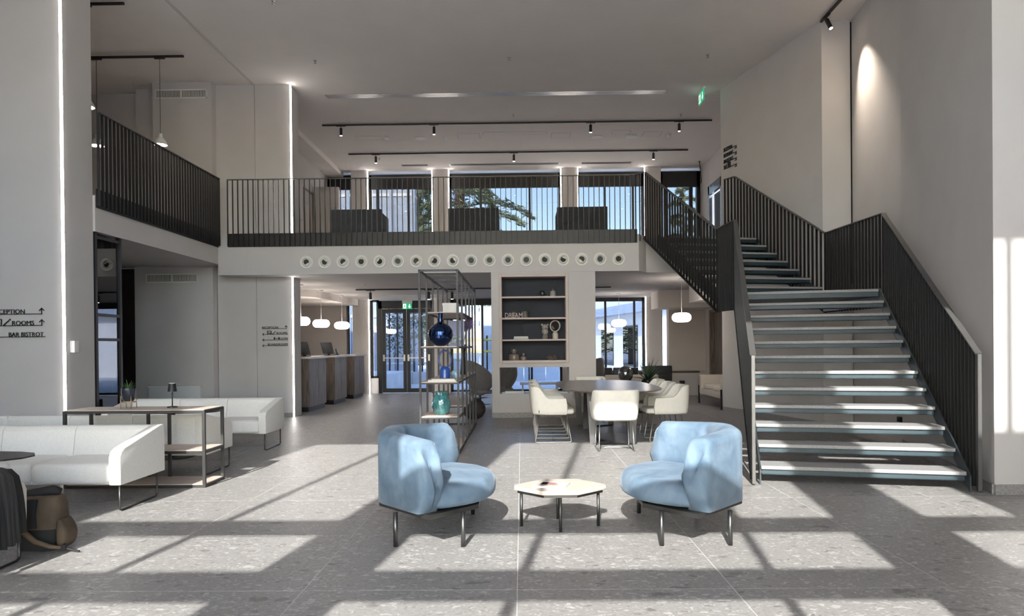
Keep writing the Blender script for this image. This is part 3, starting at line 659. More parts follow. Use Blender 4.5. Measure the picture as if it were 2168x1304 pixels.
# ---- dining set
dt = thing('dining_table', 'long oval dining table with dark wood top and flat steel legs', 'dining table', (1.25, 11.1, 0))
tp_ = chaikin([(.53, 10.3, 0), (.53, 11.9, 0), (.70, 12.75, 0), (1.8, 12.75, 0), (2.0, 11.9, 0), (2.0, 10.1, 0), (1.72, 9.5, 0), (.80, 9.5, 0)], 4)
def scaled(P, k): 
    c = sum(P, Vector())/len(P); return [(c.x+(p.x-c.x)*k, c.y+(p.y-c.y)*(1-(1-k)*.6)) for p in P]
TABLEW = mat('smoked_oak_top', (.17, .14, .125), .28, var=.25, scale=3, stretch=(8, .6, 4), col2=(.25, .21, .185), spec=.5)
tt_ = MB(); rows = [[Vector((a, b, z)) for a, b in scaled(tp_, k)] for k, z in ((.93, .722), (.985, .738), (1, .744), (.998, .75))]
tt_.grid(rows, cv=True); n_ = len(tp_); tt_.add(rows[0], [tuple(range(n_))[::-1]]); tt_.add(rows[-1], [tuple(range(n_))])
tt_.build('table_top', TABLEW, dt, smooth=30, weld=True)
STEEL2 = mat('raw_steel_leg', (.10, .10, .105), .35, metal=.6, var=.1)
for yy, sg in ((9.92, 1), (12.3, -1)):
    for xx in (.97, 1.50):
        xt = 1.24+(xx-1.24)*1.12
        MB().add([(xx-.045, yy-.012, 0), (xx+.045, yy-.012, 0), (xx+.045, yy+.012, 0), (xx-.045, yy+.012, 0), (xt-.05, yy-.012+.05*sg, .723), (xt+.05, yy-.012+.05*sg, .723), (xt+.05, yy+.012+.05*sg, .723), (xt-.05, yy+.012+.05*sg, .723)],
                 [(3, 2, 1, 0), (4, 5, 6, 7), (0, 1, 5, 4), (1, 2, 6, 5), (2, 3, 7, 6), (3, 0, 4, 7)]).build('leg', STEEL2, dt)
    j = Vector((1.24, yy+.13*sg, .012))
    MB().bar((.97, yy, .012), j, .08, .022).bar((1.50, yy, .0125), j+Vector((0, 0, .001)), .08, .022).bar(j, (1.02, yy+.62*sg, .0135), .08, .022).build('foot_bar', STEEL2, dt)
    MB().bar((1.02, yy+.60*sg, .02), (1.06, yy+.35*sg, .722), .08, .022).build('brace', STEEL2, dt)
dc = thing('dining_chair', 'ivory dining chair at the head of the table, back to the camera', 'chair', (0, 0, 0), 'ivory dining chairs on wire sled legs')
puff(MB(), [(-.25, -.20), (-.25, .26), (-.18, .30), (.18, .30), (.25, .26), (.25, -.20), (.15, -.26), (-.15, -.26)], .40, .472, .03, .008, 2).build('seat', LEATHERETTE, dc, smooth=True, weld=True)
pth = chaikin([(-.262, .17, 0), (-.268, -.10, 0), (-.25, -.26, 0), (-.14, -.285, 0), (.14, -.285, 0), (.25, -.26, 0), (.268, -.10, 0), (.262, .17, 0)], 3, False)
def hgt(s):
    d = abs(2*s-1); k = min(1, max(0, (d-.40)/.26)); k = k*k*(3-2*k); return .79-.165*k
sh = MB(); loft_wall(sh, pth, .05, .385, hgt, bulge=.03, tilt=.022, edge=.9)
sh.build('shell', LEATHERETTE, dc, smooth=True, weld=True, sub=1)
for s in (-1, 1):
    x_ = s*.225
    MB().tube([(x_*.92, -.19, .40), (x_, -.255, .03), (x_, -.25, .012), (x_, -.23, .007), (x_, .22, .007), (x_, .24, .012), (x_, .245, .03), (x_*.92, .18, .40)], .0075, 8).build('leg', CHROME, dc, smooth=True)
MB().tube([(-.225, .0, .008), (-.08, .0, .026), (.08, .0, .026), (.225, .0, .008)], .006, 8).tube([(-.2, -.19, .398), (.2, -.19, .398)], .006, 6).tube([(-.2, .18, .398), (.2, .18, .398)], .006, 6).build('cross_bar', CHROME, dc, smooth=True)
MB().box(.293, .296, -.21, -.20, .42, .46).build('fabric_tag', BLACKM, dc)
dc.location = (1.20, 9.50, 0)
for i, yy in enumerate((10.38, 11.25, 12.1)):
    dup(dc, (.44, yy, 0), -PI/2, ['nearest ivory dining chair on the left of the table', 'middle ivory dining chair on the left of the table', 'farthest ivory dining chair on the left of the table'][i])
    dup(dc, (2.02, yy-.03, 0), PI/2, ['nearest ivory dining chair on the right of the table', 'middle ivory dining chair on the right of the table', 'farthest ivory dining chair on the right of the table'][i])
dup(dc, (1.22, 13.05, 0), PI, 'ivory dining chair at the far head of the table')
# table pieces
tpz = .55
sd_ = thing('side_table', 'small black side table past the dining table', 'side table', (2.33, 14.7, 0))
MB().prism([(p.x, p.y) for p in chaikin([(1.95, 14.45, 0), (2.75, 14.45, 0), (2.75, 14.98, 0), (1.95, 14.98, 0)], 2)], .53, .5495).build('table_top', BLACKM, sd_)
MB().tube([(2.35, 14.72, .01), (2.35, 14.72, .531)], .03, 12).build('stem', BLACKM, sd_, smooth=True); MB().lathe([(0, 0), (.22, 0), (.22, .012), (0, .014)], (2.35, 14.72, 0), 28).build('base', BLACKM, sd_)
pl = thing('potted_plant', 'spiky dark plant in a black bowl on the small table past the dining table', 'plant', (2.56, 14.80, tpz))
pb = Vector((2.56, 14.80, tpz))
MB().lathe([(0, 0), (.09, 0), (.12, .03), (.125, .08), (.115, .10), (.105, .10), (.11, .08), (.0, .06)], pb, 24).build('pot', BLACKM, pl, smooth=40)
spiky(MB(), pb+Vector((0, 0, .07)), 34, .55, .030, up=.45, seed=5).build('leaves', LEAFD, pl, smooth=True)
MIRROR = mat('smoked_mirror_glass', (.25, .26, .26), .04, metal=.9, var=.02)
gv = thing('glass_orb', 'smoked glass orb vase on the small table past the dining table', 'vase', (2.09, 14.62, tpz))
MB().lathe([(0, 0), (.06, 0), (.06, .04), (.10, .09), (.14, .16), (.15, .235), (.135, .31), (.095, .36), (.05, .38), (.045, .375), (.12, .3), (0, .29)], (2.09, 14.62, tpz), 28).build('body', MIRROR, gv, smooth=50)
MB().lathe([(.046, .374), (.055, .382), (.045, .386)], (2.09, 14.62, tpz), 24).build('rim', CHROME, gv)

# ---- open shelving unit
sx0, sx1, sy0, sy1, sz = -1.285, -.805, 9.16, 12.62, 2.335
su = thing('shelving_unit', 'tall open black steel shelving unit dividing the lobby', 'shelving unit', ((sx0+sx1)/2, (sy0+sy1)/2, 0))
ys = [sy0, 9.85, 10.55, 11.22, 11.92, sy1]
UN = mat('shelf_steel', (.03, .03, .034), .5, metal=.1, var=.05)
for y_ in ys:
    for x_ in (sx0, sx1): MB().box(x_-.0125, x_+.0125, y_-.0125, y_+.0125, 0, sz).build('post', UN, su)
top = MB().box(sx0, sx1, sy0-.0125, sy0+.0125, sz-.025, sz)
btm = MB()
for x_ in (sx0, sx1): top.box(x_-.0125, x_+.0125, sy0, sy1, sz-.025, sz); btm.box(x_-.0125, x_+.0125, sy0, sy1, 0, .025)
for y_ in ys[1:]: top.box(sx0, sx1, y_-.009, y_+.009, sz-.022, sz-.004)
for y_ in (sy0, sy1): btm.box(sx0, sx1, y_-.0125, y_+.0125, 0, .025)
btm.build('bottom_frame', UN, su)
top.build('top_frame', UN, su)
SH = [(1.83, 1, 4), (1.365, 0, 2), (.915, 0, 5), (.475, 0, 1), (.50, 2, 5), (1.365, 3, 4), (.03, 0, 2)]
for z, i0, i1 in SH:
    a, b = ys[i0], ys[i1]
    s_ = MB().box(sx0+.005, sx1-.005, a, b, z-.012, z).build('shelf', WOODPALE, su)
    MB().box(sx0-.012, sx1+.012, a-.012, a+.012, z-.03, z-.012).box(sx0-.012, sx1+.012, b-.012, b+.012, z-.03, z-.012).box(sx0-.012, sx0+.012, a, b, z-.03, z-.012).box(sx1-.012, sx1+.012, a, b, z-.03, z-.012).build('shelf_frame', UN, s_)
BLUEGL = mat('cobalt_mirror_glass', (.014, .045, .16), .04, metal=1, var=.2, scale=4, coat=.5)
v1 = thing('blue_bottle_vase', 'round cobalt blue mirrored bottle vase on the shelving unit', 'vase', (-1.05, 9.42, 1.365))
MB().lathe([(0, 0), (.06, .005), (.10, .03), (.145, .08), (.165, .145), (.155, .21), (.115, .265), (.06, .295), (.034, .31), (.030, .40), (.036, .43), (.028, .43), (.024, .31), (0, .3)], (-1.05, 9.42, 1.365), 32).build('body', BLUEGL, v1, smooth=50)
COB = mat('cobalt_ceramic', (.02, .075, .33), .25, var=.1, coat=.4)
v2 = thing('looped_vase', 'blue ceramic vase with a tall oval loop on the shelving unit', 'vase', (-1.0, 9.45, .915))
MB().lathe([(0, 0), (.07, 0), (.07, .10), (.06, .13), (.04, .15), (0, .156)], (-1.0, 9.45, .915), 24).build('body', COB, v2, smooth=40)
MB().tube([(-1.0+.082*math.cos(2*PI*k/28), 9.45, .915+.245+.115*math.sin(2*PI*k/28)) for k in range(28)], .011, 8, closed=True).build('loop', COB, v2, smooth=True)
SEA = mat('sea_green_glass', (.05, .20, .22), .08, var=.6, scale=9, stretch=(3, 3, .8), coat=.6, spec=.8)
v3 = thing('teal_glass_vase', 'twisted sea-green glass vase on the lower shelf of the unit', 'vase', (-1.05, 9.42, .475))
vs = []; pr_ = [(.07, 0), (.095, .03), (.118, .10), (.122, .16), (.105, .22), (.075, .26), (.072, .285), (.082, .305), (.072, .305), (.06, .28), (.0, .27)]
rows = []
for r, z in pr_: rows.append([Vector((-1.05+(r+(.006 if r > .05 else 0)*math.sin(9*(a+3.2*z)))*math.cos(a), 9.42+(r+(.006 if r > .05 else 0)*math.sin(9*(a+3.2*z)))*math.sin(a), .475+z)) for a in [2*PI*k/54 for k in range(54)]])
q = MB().grid(rows, cv=True); q.add(rows[0], [tuple(range(54))[::-1]]); q.build('body', SEA, v3, smooth=50, weld=True)
def flat_book(x, y, z, sx, sy, h, col, label, rz=0., cat='book', grp='books lying flat'):
    t = thing('book', label, cat, (x, y, z), grp); M = Matrix.Rotation(rz, 3, 'Z')
    c = mat('book_cover', col, .55)
    MB().obox((x, y, z+.0015), (sx, sy, .003), M=M).obox((x, y, z+h-.0015), (sx, sy, .003), M=M).obox(Vector((x, y, z+h/2))+M @ Vector((0, sy/2-.0015, 0)), (sx, .003, h-.006), M=M).build('cover', c, t)
    MB().obox((x, y, z+h/2), (sx-.008, sy-.01, h-.006), M=M).build('pages', MAT['paper_white'], t)
flat_book(-1.02, 9.32, .915, .36, .24, .018, (.75, .73, .70), 'wide white book lying at the bottom under the blue looped vase', .05)
flat_book(-1.0, 9.34, .933, .30, .22, .014, (.55, .52, .44), 'slimmer beige book lying on top of the white one', -.04)
v2.location.z = .9475
bo = thing('glass_ball', 'small pale blue glass ball beside the looped vase', 'ornament', (-.88, 9.66, .915))
MB().ball((-.88, 9.66, .985), (.062, .062, .07), 24, 16).build('ball', mat('pale_blue_glass', (.30, .50, .65), .08, var=.5, scale=18, coat=.5), bo, smooth=True)
MB().lathe([(0, 0), (.03, 0), (.025, .016), (0, .016)], (-.88, 9.66, .915), 16).build('foot', mat('clear_base', (.6, .65, .7), .1), bo)
bx = thing('white_box', 'white box on the top shelf of the shelving unit', 'box', (-1.03, 10.75, 1.83))
MB().box(-1.15, -.93, 10.62, 10.85, 1.83, 1.99).build('body', WHITEPL, bx, bevel=.004); MB().box(-1.155, -.925, 10.615, 10.855, 1.965, 1.998).build('lid', WHITEPL, bx)
fl = thing('flower_vase', 'purple flowers in a tall dark vase on the shelving unit', 'vase', (-.93, 11.55, .915))
fc = Vector((-.93, 11.55, .915))
MB().lathe([(0, 0), (.055, 0), (.045, .1), (.03, .3), (.038, .48), (.032, .48), (.0, .4)], fc, 20).build('vase', BLACKM, fl, smooth=40)
rnd = random.Random(4); st = MB(); pe = MB()
for k in range(6):
    a = rnd.random()*6.28; tip = fc+Vector((.10*math.cos(a), .10*math.sin(a), .72+.12*rnd.random())); st.tube([fc+Vector((0, 0, .4)), fc+Vector((.03*math.cos(a), .03*math.sin(a), .58)), tip], .004, 5)
    for j in range(16):
        b = rnd.random()*6.28; e = rnd.random()*1.2-.2; c = tip+Vector((.045*math.cos(b)*math.cos(e), .045*math.sin(b)*math.cos(e), .05*math.sin(e)+rnd.random()*.06-.03))
        pe.ball(c, (.024, .014, .028), 6, 4, Matrix.Rotation(b, 3, 'Z'))
st.build('stems', LEAF, fl, smooth=True); pe.build('petals', mat('lilac_petal', (.30, .16, .48), .6, var=.35, scale=30), fl, smooth=True)
ph = thing('picture_stand', 'small framed leaflet standing on the shelving unit', 'leaflet stand', (-.92, 10.35, 1.365))
MB().box(-1.045, -.815, 10.36, 10.375, 1.365, 1.73).build('panel', mat('leaflet_blue', (.30, .34, .55), .5, var=.1), ph); MB().box(-1.03, -.83, 10.355, 10.36, 1.40, 1.52).build('photo_print', mat('leaflet_photo', (.35, .42, .45), .5, var=.8, scale=25), ph)
# round floor pot
fp_ = thing('floor_planter', 'round dark planter with spiky leaves on the floor behind the shelving', 'plant', (-.90, 13.55, 0))
fc = Vector((-.90, 13.55, 0))
MB().lathe([(0, 0), (.08, .0), (.16, .05), (.215, .14), (.22, .21), (.19, .30), (.13, .365), (.11, .37), (.105, .35), (0, .34)], fc, 32).build('pot', mat('dark_wood_pot', (.045, .036, .03), .6, var=.4, scale=6, stretch=(1, 1, 5)), fp_, smooth=50)
spiky(MB(), fc+Vector((0, 0, .34)), 26, .42, .022, up=.35, seed=9).build('leaves', LEAFD, fp_, smooth=True)
# ================================================================== FITTINGS, SIGNS, SMALL THINGS
def text_mesh(txt):
    cu = D.curves.new('t', 'FONT'); cu.body = txt; cu.extrude = .05; cu.resolution_u = 3
    o = D.objects.new('t', cu); COL.objects.link(o)
    dg = bpy.context.evaluated_depsgraph_get(); me = D.meshes.new_from_object(o.evaluated_get(dg))
    D.objects.remove(o); return me
class Sign:
    """flat cut lettering on a wall: o is a point on the wall, r/u its right and up directions, n its normal"""
    def __init__(s, label, o, r, u, n, t=.008):
        s.o, s.r, s.u, s.n, s.t = Vector(o), Vector(r), Vector(u), Vector(n), t
        s.root = thing('wall_sign', label, 'sign', s.o)
    def P(s, x, y, z): return s.r*x + s.u*y + s.n*z
    def text(s, txt, x0, x1, y0, y1):
        me = text_mesh(txt); xs = [v.co.x for v in me.vertices]; ys_ = [v.co.y for v in me.vertices]
        a, b, c, d = min(xs), max(xs), min(ys_), max(ys_)
        for v in me.vertices:
            v.co = s.P(x0+(v.co.x-a)/(b-a)*(x1-x0), y0+(v.co.y-c)/(d-c)*(y1-y0), s.t*(.5+v.co.z*10))
        me.materials.clear(); me.materials.append(INK); me.name = 'lettering'
        ob = D.objects.new('lettering', me); COL.objects.link(ob); ob.parent = s.root
    def shapes(s, name, segs, w, polys=()):
        mb = MB()
        for (x0, y0, x1, y1) in segs:
            d = Vector((x1-x0, y1-y0, 0)).normalized(); nn = Vector((-d.y, d.x, 0))*w/2; e = d*w*.45
            c = [Vector((x0, y0, 0))-nn-e, Vector((x1, y1, 0))-nn+e, Vector((x1, y1, 0))+nn+e, Vector((x0, y0, 0))+nn-e]
            mb.add([s.P(p.x, p.y, 0) for p in c]+[s.P(p.x, p.y, s.t) for p in c], [(3, 2, 1, 0), (4, 5, 6, 7), (0, 1, 5, 4), (1, 2, 6, 5), (2, 3, 7, 6), (3, 0, 4, 7)])
        mb.v = [p+s.o for p in mb.v]
        mb.build(name, INK, s.root)
def arrow_up(x, y0, y1, h): return [(x, y0, x, y1), (x, y1, x-h, y1-h), (x, y1, x+h, y1-h)]
def arrow_left(x0, x1, y, h): return [(x0, y, x1, y), (x0, y, x0+h, y+h), (x0, y, x0+h, y-h)]
# left pier
k = 1/168.6; o = at(50, 690, Y=9.092)
sg = Sign('black lettering for reception, rooms and bar bistrot on the left pier', o, (1, 0, 0), (0, 0, 1), (0, -1, 0))
X = lambda u: (u-50)*k
Yv = lambda v: (690-v)*k
sg.text('RECEPTION', X(-17), X(53), Yv(664), Yv(654.5)); sg.shapes('direction_line', [(X(-17), Yv(664.8), X(89.5), Yv(664.8))]+arrow_up(X(89.5), Yv(664.8), Yv(652.5), 5*k), 1.5*k)
sg.text('ROOMS', X(26), X(73), Yv(688.6), Yv(679)); sg.shapes('direction_line', [(X(-17), Yv(689.2), X(89.5), Yv(689.2))]+arrow_up(X(89.5), Yv(689.2), Yv(677), 5*k), 1.5*k)
sg.shapes('stairs_icon', [(X(8), Yv(688), X(8), Yv(686))]+[q for i in range(5) for q in ((X(8+i*2.6), Yv(686.5-i*2.3), X(10.6+i*2.6), Yv(686.5-i*2.3)), (X(10.6+i*2.6), Yv(686.5-i*2.3), X(10.6+i*2.6), Yv(684.2-i*2.3)))]+[(X(21), Yv(677.2), X(22.5), Yv(677.2))], 1.4*k)
sg.shapes('lift_icon', [(X(-11), Yv(689), X(-11), Yv(676)), (X(-11), Yv(676), X(3), Yv(676)), (X(3), Yv(676), X(3), Yv(689)), (X(-7), Yv(688), X(-7), Yv(682)), (X(-1), Yv(688), X(-1), Yv(682)), (X(-6), Yv(679.5), X(-2), Yv(679.5))], 1.5*k)
sg.text('BAR BISTROT', X(18.5), X(93), Yv(712.6), Yv(703.5)); sg.shapes('direction_line', arrow_left(X(-26), X(96), Yv(713.3), 5*k), 1.5*k)
# far pier
k = 1/108.1; o = at(580, 712, Y=14.192)
sg = Sign('small black lettering for rooms, gym and boardroom on the far pier', o, (1, 0, 0), (0, 0, 1), (0, -1, 0))
X = lambda u: (u-580)*k
Yv = lambda v: (712-v)*k
sg.text('RECEPTION', X(555.3), X(589.1), Yv(695.5), Yv(691.0)); sg.shapes('direction_line', [(X(555.3), Yv(695.8), X(606.4), Yv(695.8))]+arrow_up(X(606.4), Yv(695.8), Yv(689.6), 2.6*k), .95*k)
sg.text('ROOMS', X(586), X(608.6), Yv(707.3), Yv(702.8)); sg.shapes('direction_line', arrow_left(X(556), X(609.4), Yv(707.7), 2.6*k), .95*k)
sg.shapes('lift_icon', [(X(566.4), Yv(707.6), X(566.4), Yv(700.8)), (X(566.4), Yv(700.8), X(574.7), Yv(700.8)), (X(574.7), Yv(700.8), X(574.7), Yv(707.6)), (X(568.8), Yv(707), X(568.8), Yv(703.5)), (X(572.3), Yv(707), X(572.3), Yv(703.5)), (X(577), Yv(707.2), X(583.3), Yv(701.6))], 1.1*k)
sg.text('GYM', X(594.6), X(609), Yv(719.2), Yv(714.6)); sg.shapes('direction_line', arrow_left(X(556), X(609.4), Yv(719.6), 2.6*k), .95*k)
sg.shapes('dumbbell_icon', [(X(582), Yv(716.5), X(590), Yv(716.5)), (X(581.6), Yv(714), X(581.6), Yv(719)), (X(580.2), Yv(715), X(580.2), Yv(718)), (X(590.4), Yv(714), X(590.4), Yv(719)), (X(591.8), Yv(715), X(591.8), Yv(718))], 1.2*k)
sg.text('BOARDROOM', X(567), X(609), Yv(731.4), Yv(726.9)); sg.shapes('direction_line', arrow_left(X(556), X(609.4), Yv(731.8), 2.6*k), .95*k)
# stair wall
wa, wb = Vector((4.09, 14.84, 0)), Vector((4.85, 11.72, 0)); wr = (wb-wa).normalized(); wn = Vector((-wr.y, wr.x, 0))*-1
if wn.x > 0: wn = -wn
def on_stair_wall(u, v):
    d = ray(u, v); c = Vector((0, 0, CAM_H)); return c + d*((wa-c).dot(wn)/d.dot(wn))
o = on_stair_wall(1533.2, 340) + wn*.004
W_ = (on_stair_wall(1560, 340)-on_stair_wall(1533.2, 340)).dot(wr); k = W_/26.8
sg = Sign('four black sign lines on the wall above the upper stair flight', o, wr, (0, 0, 1), wn)
z0s = [on_stair_wall(1533.2, v).z-o.z for v in (321, 333.3, 345.7, 358.3)]; cap = .062
for z, tx, x1 in zip(z0s, ('RECEPTION', 'RESTAURANT', 'BAR BISTROT', None), (18, 20, 20, 0)):
    if tx: sg.text(tx, 0, x1*k, z, z+cap)
    else: sg.shapes('restroom_icon', [(1*k, z+.03, 5*k, z+.03), (1*k, z, 1*k, z+.06), (5*k, z, 5*k, z+.06), (9*k, z, 9*k, z+.09), (11*k, z, 11*k, z+.09), (13.5*k, z, 13.5*k, z+.08)], .03)
    sg.shapes('direction_line', [(0, z-.006, 24*k, z-.006), (24*k, z-.006, 26.5*k, z-.05), (26.5*k, z-.05, 26.5*k, z-.0), (26.5*k, z-.05, 23.5*k, z-.05)], .014)

# ---- round air nozzles in the gallery fascia
nz0 = thing('air_nozzle', 'x', 'air vent', (0, 0, 0), 'row of round white air nozzles in the gallery fascia')
RX = Matrix.Rotation(PI/2, 3, 'X')
NW = mat('nozzle_white', (.80, .79, .74), .5, var=.03)
MB().lathe([(.075, .0), (.122, 0), (.126, .010), (.118, .020), (.104, .018), (.094, .004), (.075, .0)], (0, 0, 0), 32, RX).build('flange', NW, nz0, smooth=50)
MB().lathe([(.052, .012), (.056, .044), (.066, .052), (.086, .022), (.090, .002), (.05, .002)], (0, 0, 0), 32, RX).build('nozzle_ring', NW, nz0, smooth=50)
MB().lathe([(0, .016), (.05, .018), (.052, .008), (0, .008)], (0, 0, 0), 24, RX).build('nozzle_core', BLACKM, nz0)
ordn = ['first', 'second', 'third', 'fourth', 'fifth', 'sixth', 'seventh', 'eighth', 'ninth', 'tenth', 'eleventh', 'twelfth', 'thirteenth', 'fourteenth', 'fifteenth', 'sixteenth', 'seventeenth', 'eighteenth']
for i in range(18):
    p = (-4.064+i*(1.846+4.064)/17, FR, 2.985); lab = 'round white air nozzle in the gallery fascia, %s from the left' % ordn[i]
    if i: q = dup(nz0, p, 0, lab)
    else: nz0.location = p; nz0['label'] = lab; q = nz0
    random.seed(i); core = [c for c in D.objects if c.parent == q and c.name.startswith('nozzle_core')][0]
    core.rotation_euler = ((random.random()-.5)*.5, 0, (random.random()-.5)*.4)
nz0.location = (-4.064, FR, 2.985)

# ---- track lights
def track(label, a, b, spots, drop=.03, grp='black ceiling track lights', aim=None, beam=0):
    a, b = Vector(a), Vector(b); t = thing('track_light', label, 'track light', (a+b)/2, grp)
    MB().bar(a, b, .034, .034).build('track', BLACKM, t)
    for s_ in spots:
        p = a+(b-a)*s_; d = (aim-p).normalized() if aim is not None else Vector((0, 0, -1))
        sp = MB().bar(p-(b-a).normalized()*.11+Vector((0, 0, -.02)), p+(b-a).normalized()*.11+Vector((0, 0, -.02)), .03, .02).tube([p+Vector((0, 0, -.02)), p+Vector((0, 0, -.07))], .008, 6).tube([p+Vector((0, 0, -.07)), p+Vector((0, 0, -.07))+d*.17], .032, 14).build('spotlight', BLACKM, t, smooth=35)
        e = p+Vector((0, 0, -.07))+d*.171
        MB().tube([e, e+d*.003], .025, 12).build('lens', BULB, sp)
        if beam:
            l = D.lights.new('spot_beam', 'SPOT'); l.energy = beam; l.spot_size = math.radians(62 if aim is not None else 95); l.spot_blend = 1; l.color = (1, .86, .7); l.shadow_soft_size = .03
            lo = D.objects.new('spot_beam', l); COL.objects.link(lo); lo.location = e+d*.02-t.location; lo.rotation_euler = d.to_track_quat('-Z', 'Y').to_euler(); lo.parent = t
track('long ceiling track with four spots nearest the gallery edge', (-4.56, 16.75, 6.5), (4.42, 16.75, 6.5), [(722-682)/826, (920-682)/826, (1252-682)/826, (1439-682)/826], beam=9)
track('long ceiling track with three spots near the gallery windows', (-4.55, 19.27, 6.5), (4.45, 19.27, 6.5), [(795-737)/719, (1088-737)/719, (1383-737)/719], beam=9)
track('black track with a lit spot at the top of the right wall', (4.83, 11.68, 6.49), (4.80, 9.2, 6.49), [.09], aim=Vector((5.22, 10.95, 5.0)), beam=150)
track('black track under the soffit in front of the double door', (-3.876, 17.0, 2.715), (-.45, 17.0, 2.715), [.10, .5, .66], beam=6)
track('short end of the black track right of the shelf wall', (.9, 17.0, 2.715), (2.1, 17.0, 2.715), [])
track('black track on the upper left ceiling carrying two pendants', (-8.6, 12.62, 6.47), (-5.85, 12.62, 6.47), [])
track('nearer black track on the upper left ceiling', (-8.6, 10.67, 6.47), (-5.82, 10.67, 6.47), [])
def bell(p, zt, label):
    t = thing('pendant_lamp', label, 'pendant lamp', p, 'white bell pendants in the left gallery'); p = Vector(p)
    MB().tube([p+Vector((0, 0, .20)), Vector((p.x, p.y, zt))], .004, 6).box(p.x-.09, p.x+.09, p.y-.02, p.y+.02, zt-.03, zt).build('cord', BLACKM, t)
    MB().lathe([(0, .20), (.03, .195), (.035, .13), (.06, .115), (.10, .05), (.115, 0), (.110, 0), (.095, .05), (.055, .108), (0, .12)], p, 24).build('lamp_shade', WHITEPL, t, smooth=50)
    MB().lathe([(0, .005), (.085, .005), (.085, .012), (0, .012)], p, 20).build('bulb', BULB, t)
bell(at(340, 307, Y=12.62), 6.46, 'white bell pendant hanging in front of the upper vent grille')
bell(at(206, 309, Y=12.62), 6.46, 'white bell pendant seen through the left gallery railing')
bell(at(183, 227, Y=10.67), 6.46, 'white bell pendant half hidden by the left pier')

# ---- opal glass pendants
def opal(p, zt, r, h, label):
    p = Vector(p); t = thing('pendant_lamp', label, 'pendant lamp', p-Vector((0, 0, h/2)), 'glowing opal glass disc pendants')
    pr = [(0, -h/2), (r-h/2, -h/2)]+[(r-h/2+h/2*math.cos(a), h/2*math.sin(a)) for a in [-PI/2+PI*j/10 for j in range(1, 10)]]+[(r-h/2, h/2), (0, h/2)]
    MB().lathe(pr, p, 32).build('lamp_shade', LAMP, t, smooth=True)
    MB().tube([p+Vector((0, 0, h/2)), Vector((p.x, p.y, zt))], .004, 6).build('cord', WHITEPL, t)
    MB().lathe([(0, zt-.03-p.z), (.06, zt-.03-p.z), (.06, zt-p.z), (0, zt-p.z)], p, 20).build('ceiling_rose', WHITEPL, t)
opal(at(637, 680, Y=15.9), ZS, .2, .19, 'opal pendant half hidden behind the sign pier')
opal(at(680, 685, Y=17.5), ZS, .2, .19, 'middle opal pendant over the reception desk')
opal(at(724, 689, Y=19.2), ZS, .2, .19, 'opal pendant over the reception desk nearest the door')
opal(at(1443, 672, Y=15.35), ZS, .2, .19, 'opal pendant in front of the taupe lounge wall')
opal(at(1310.5, 684, Y=19.7), ZS, .2, .19, 'opal pendant in front of the lounge window')

# ---- reception desks
DESK = [((-4.66, 15.36), (-4.50, 15.34), (-4.48, 16.55)), ((-4.74, 17.42), (-4.475, 17.32), (-4.455, 18.40)), ((-4.68, 19.32), (-4.44, 19.20), (-4.435, 20.35))]
for i, (a, b, c) in enumerate(DESK):
    t = thing('reception_desk', ['nearest grey-walnut reception desk beside the sign pier', 'middle grey-walnut reception desk', 'farthest grey-walnut reception desk beside the door pilaster'][i], 'desk', (-4.9, (b[1]+c[1])/2, 0), 'grey-walnut reception desks')
    d_ = -5.25
    poly = [(d_, a[1]-.05), a, b, c, (c[0]-.12, c[1]+.12), (d_, c[1]+.12)]
    sc = lambda P, k: [(d_+(x-d_)*k, y) for x, y in P]
    MB().prism(sc(poly, .96), 0, .10).build('plinth', BLACKM, t)
    MB().prism(sc(poly, .97), .10, 1.13).build('carcass', WALNUT, t)
    m_ = b[1]+(c[1]-b[1])*.52
    for y0, y1 in ((b[1], m_-.008), (m_+.008, c[1])): 
        xa = b[0]+(c[0]-b[0])*(y0-b[1])/(c[1]-b[1]); xb = b[0]+(c[0]-b[0])*(y1-b[1])/(c[1]-b[1])
        MB().bar((xa-.008, y0, .62), (xb-.008, y1, .62), .022, 1.02).build('front_panel', WALNUT, t)
    MB().bar((a[0], a[1]-.008, .62), (b[0], b[1]-.008, .62), .018, 1.02).build('front_panel', WALNUT, t)
    MB().prism([(d_, a[1]-.10), (a[0], a[1]-.06), (b[0]+.05, b[1]-.06), (c[0]+.06, c[1]+.05), (d_, c[1]+.16)], 1.13, 1.17).build('desk_top', mat('pale_stone_top', (.62, .58, .56), .4, var=.06), t)
def monitor(p, rz, label):
    t = thing('monitor', label, 'monitor', p, 'screens on the reception desks'); M = Matrix.Rotation(rz, 3, 'Z') @ Matrix.Rotation(-.32, 3, 'Y'); p = Vector(p)
    MB().obox(p+M @ Vector((0, 0, .19)), (.02, .36, .30), M=M).build('screen', mat('monitor_dark', (.05, .05, .055), .25, var=.3, scale=4), t, bevel=.004)
    MB().obox(p+Vector((0, 0, .01)), (.16, .20, .015), M=Matrix.Rotation(rz, 3, 'Z')).obox(p+M @ Vector((.0, 0, .05)), (.03, .06, .10), M=M).build('stand', BLACKM, t)
monitor((-4.72, 15.75, 1.17), -.5, 'dark monitor on the nearest reception desk')
monitor((-4.72, 17.75, 1.17), -.5, 'dark monitor tilted on the middle reception desk')
t = thing('card_terminal', 'small black card terminal on the middle reception desk', 'card terminal', (-4.66, 18.25, 1.17))
MB().obox((-4.66, 18.25, 1.18), (.10, .14, .02)).build('base', BLACKM, t); MB().obox((-4.66, 18.25, 1.26), (.03, .07, .16), M=Matrix.Rotation(-.25, 3, 'Y')).build('handset', BLACKM, t, bevel=.006)

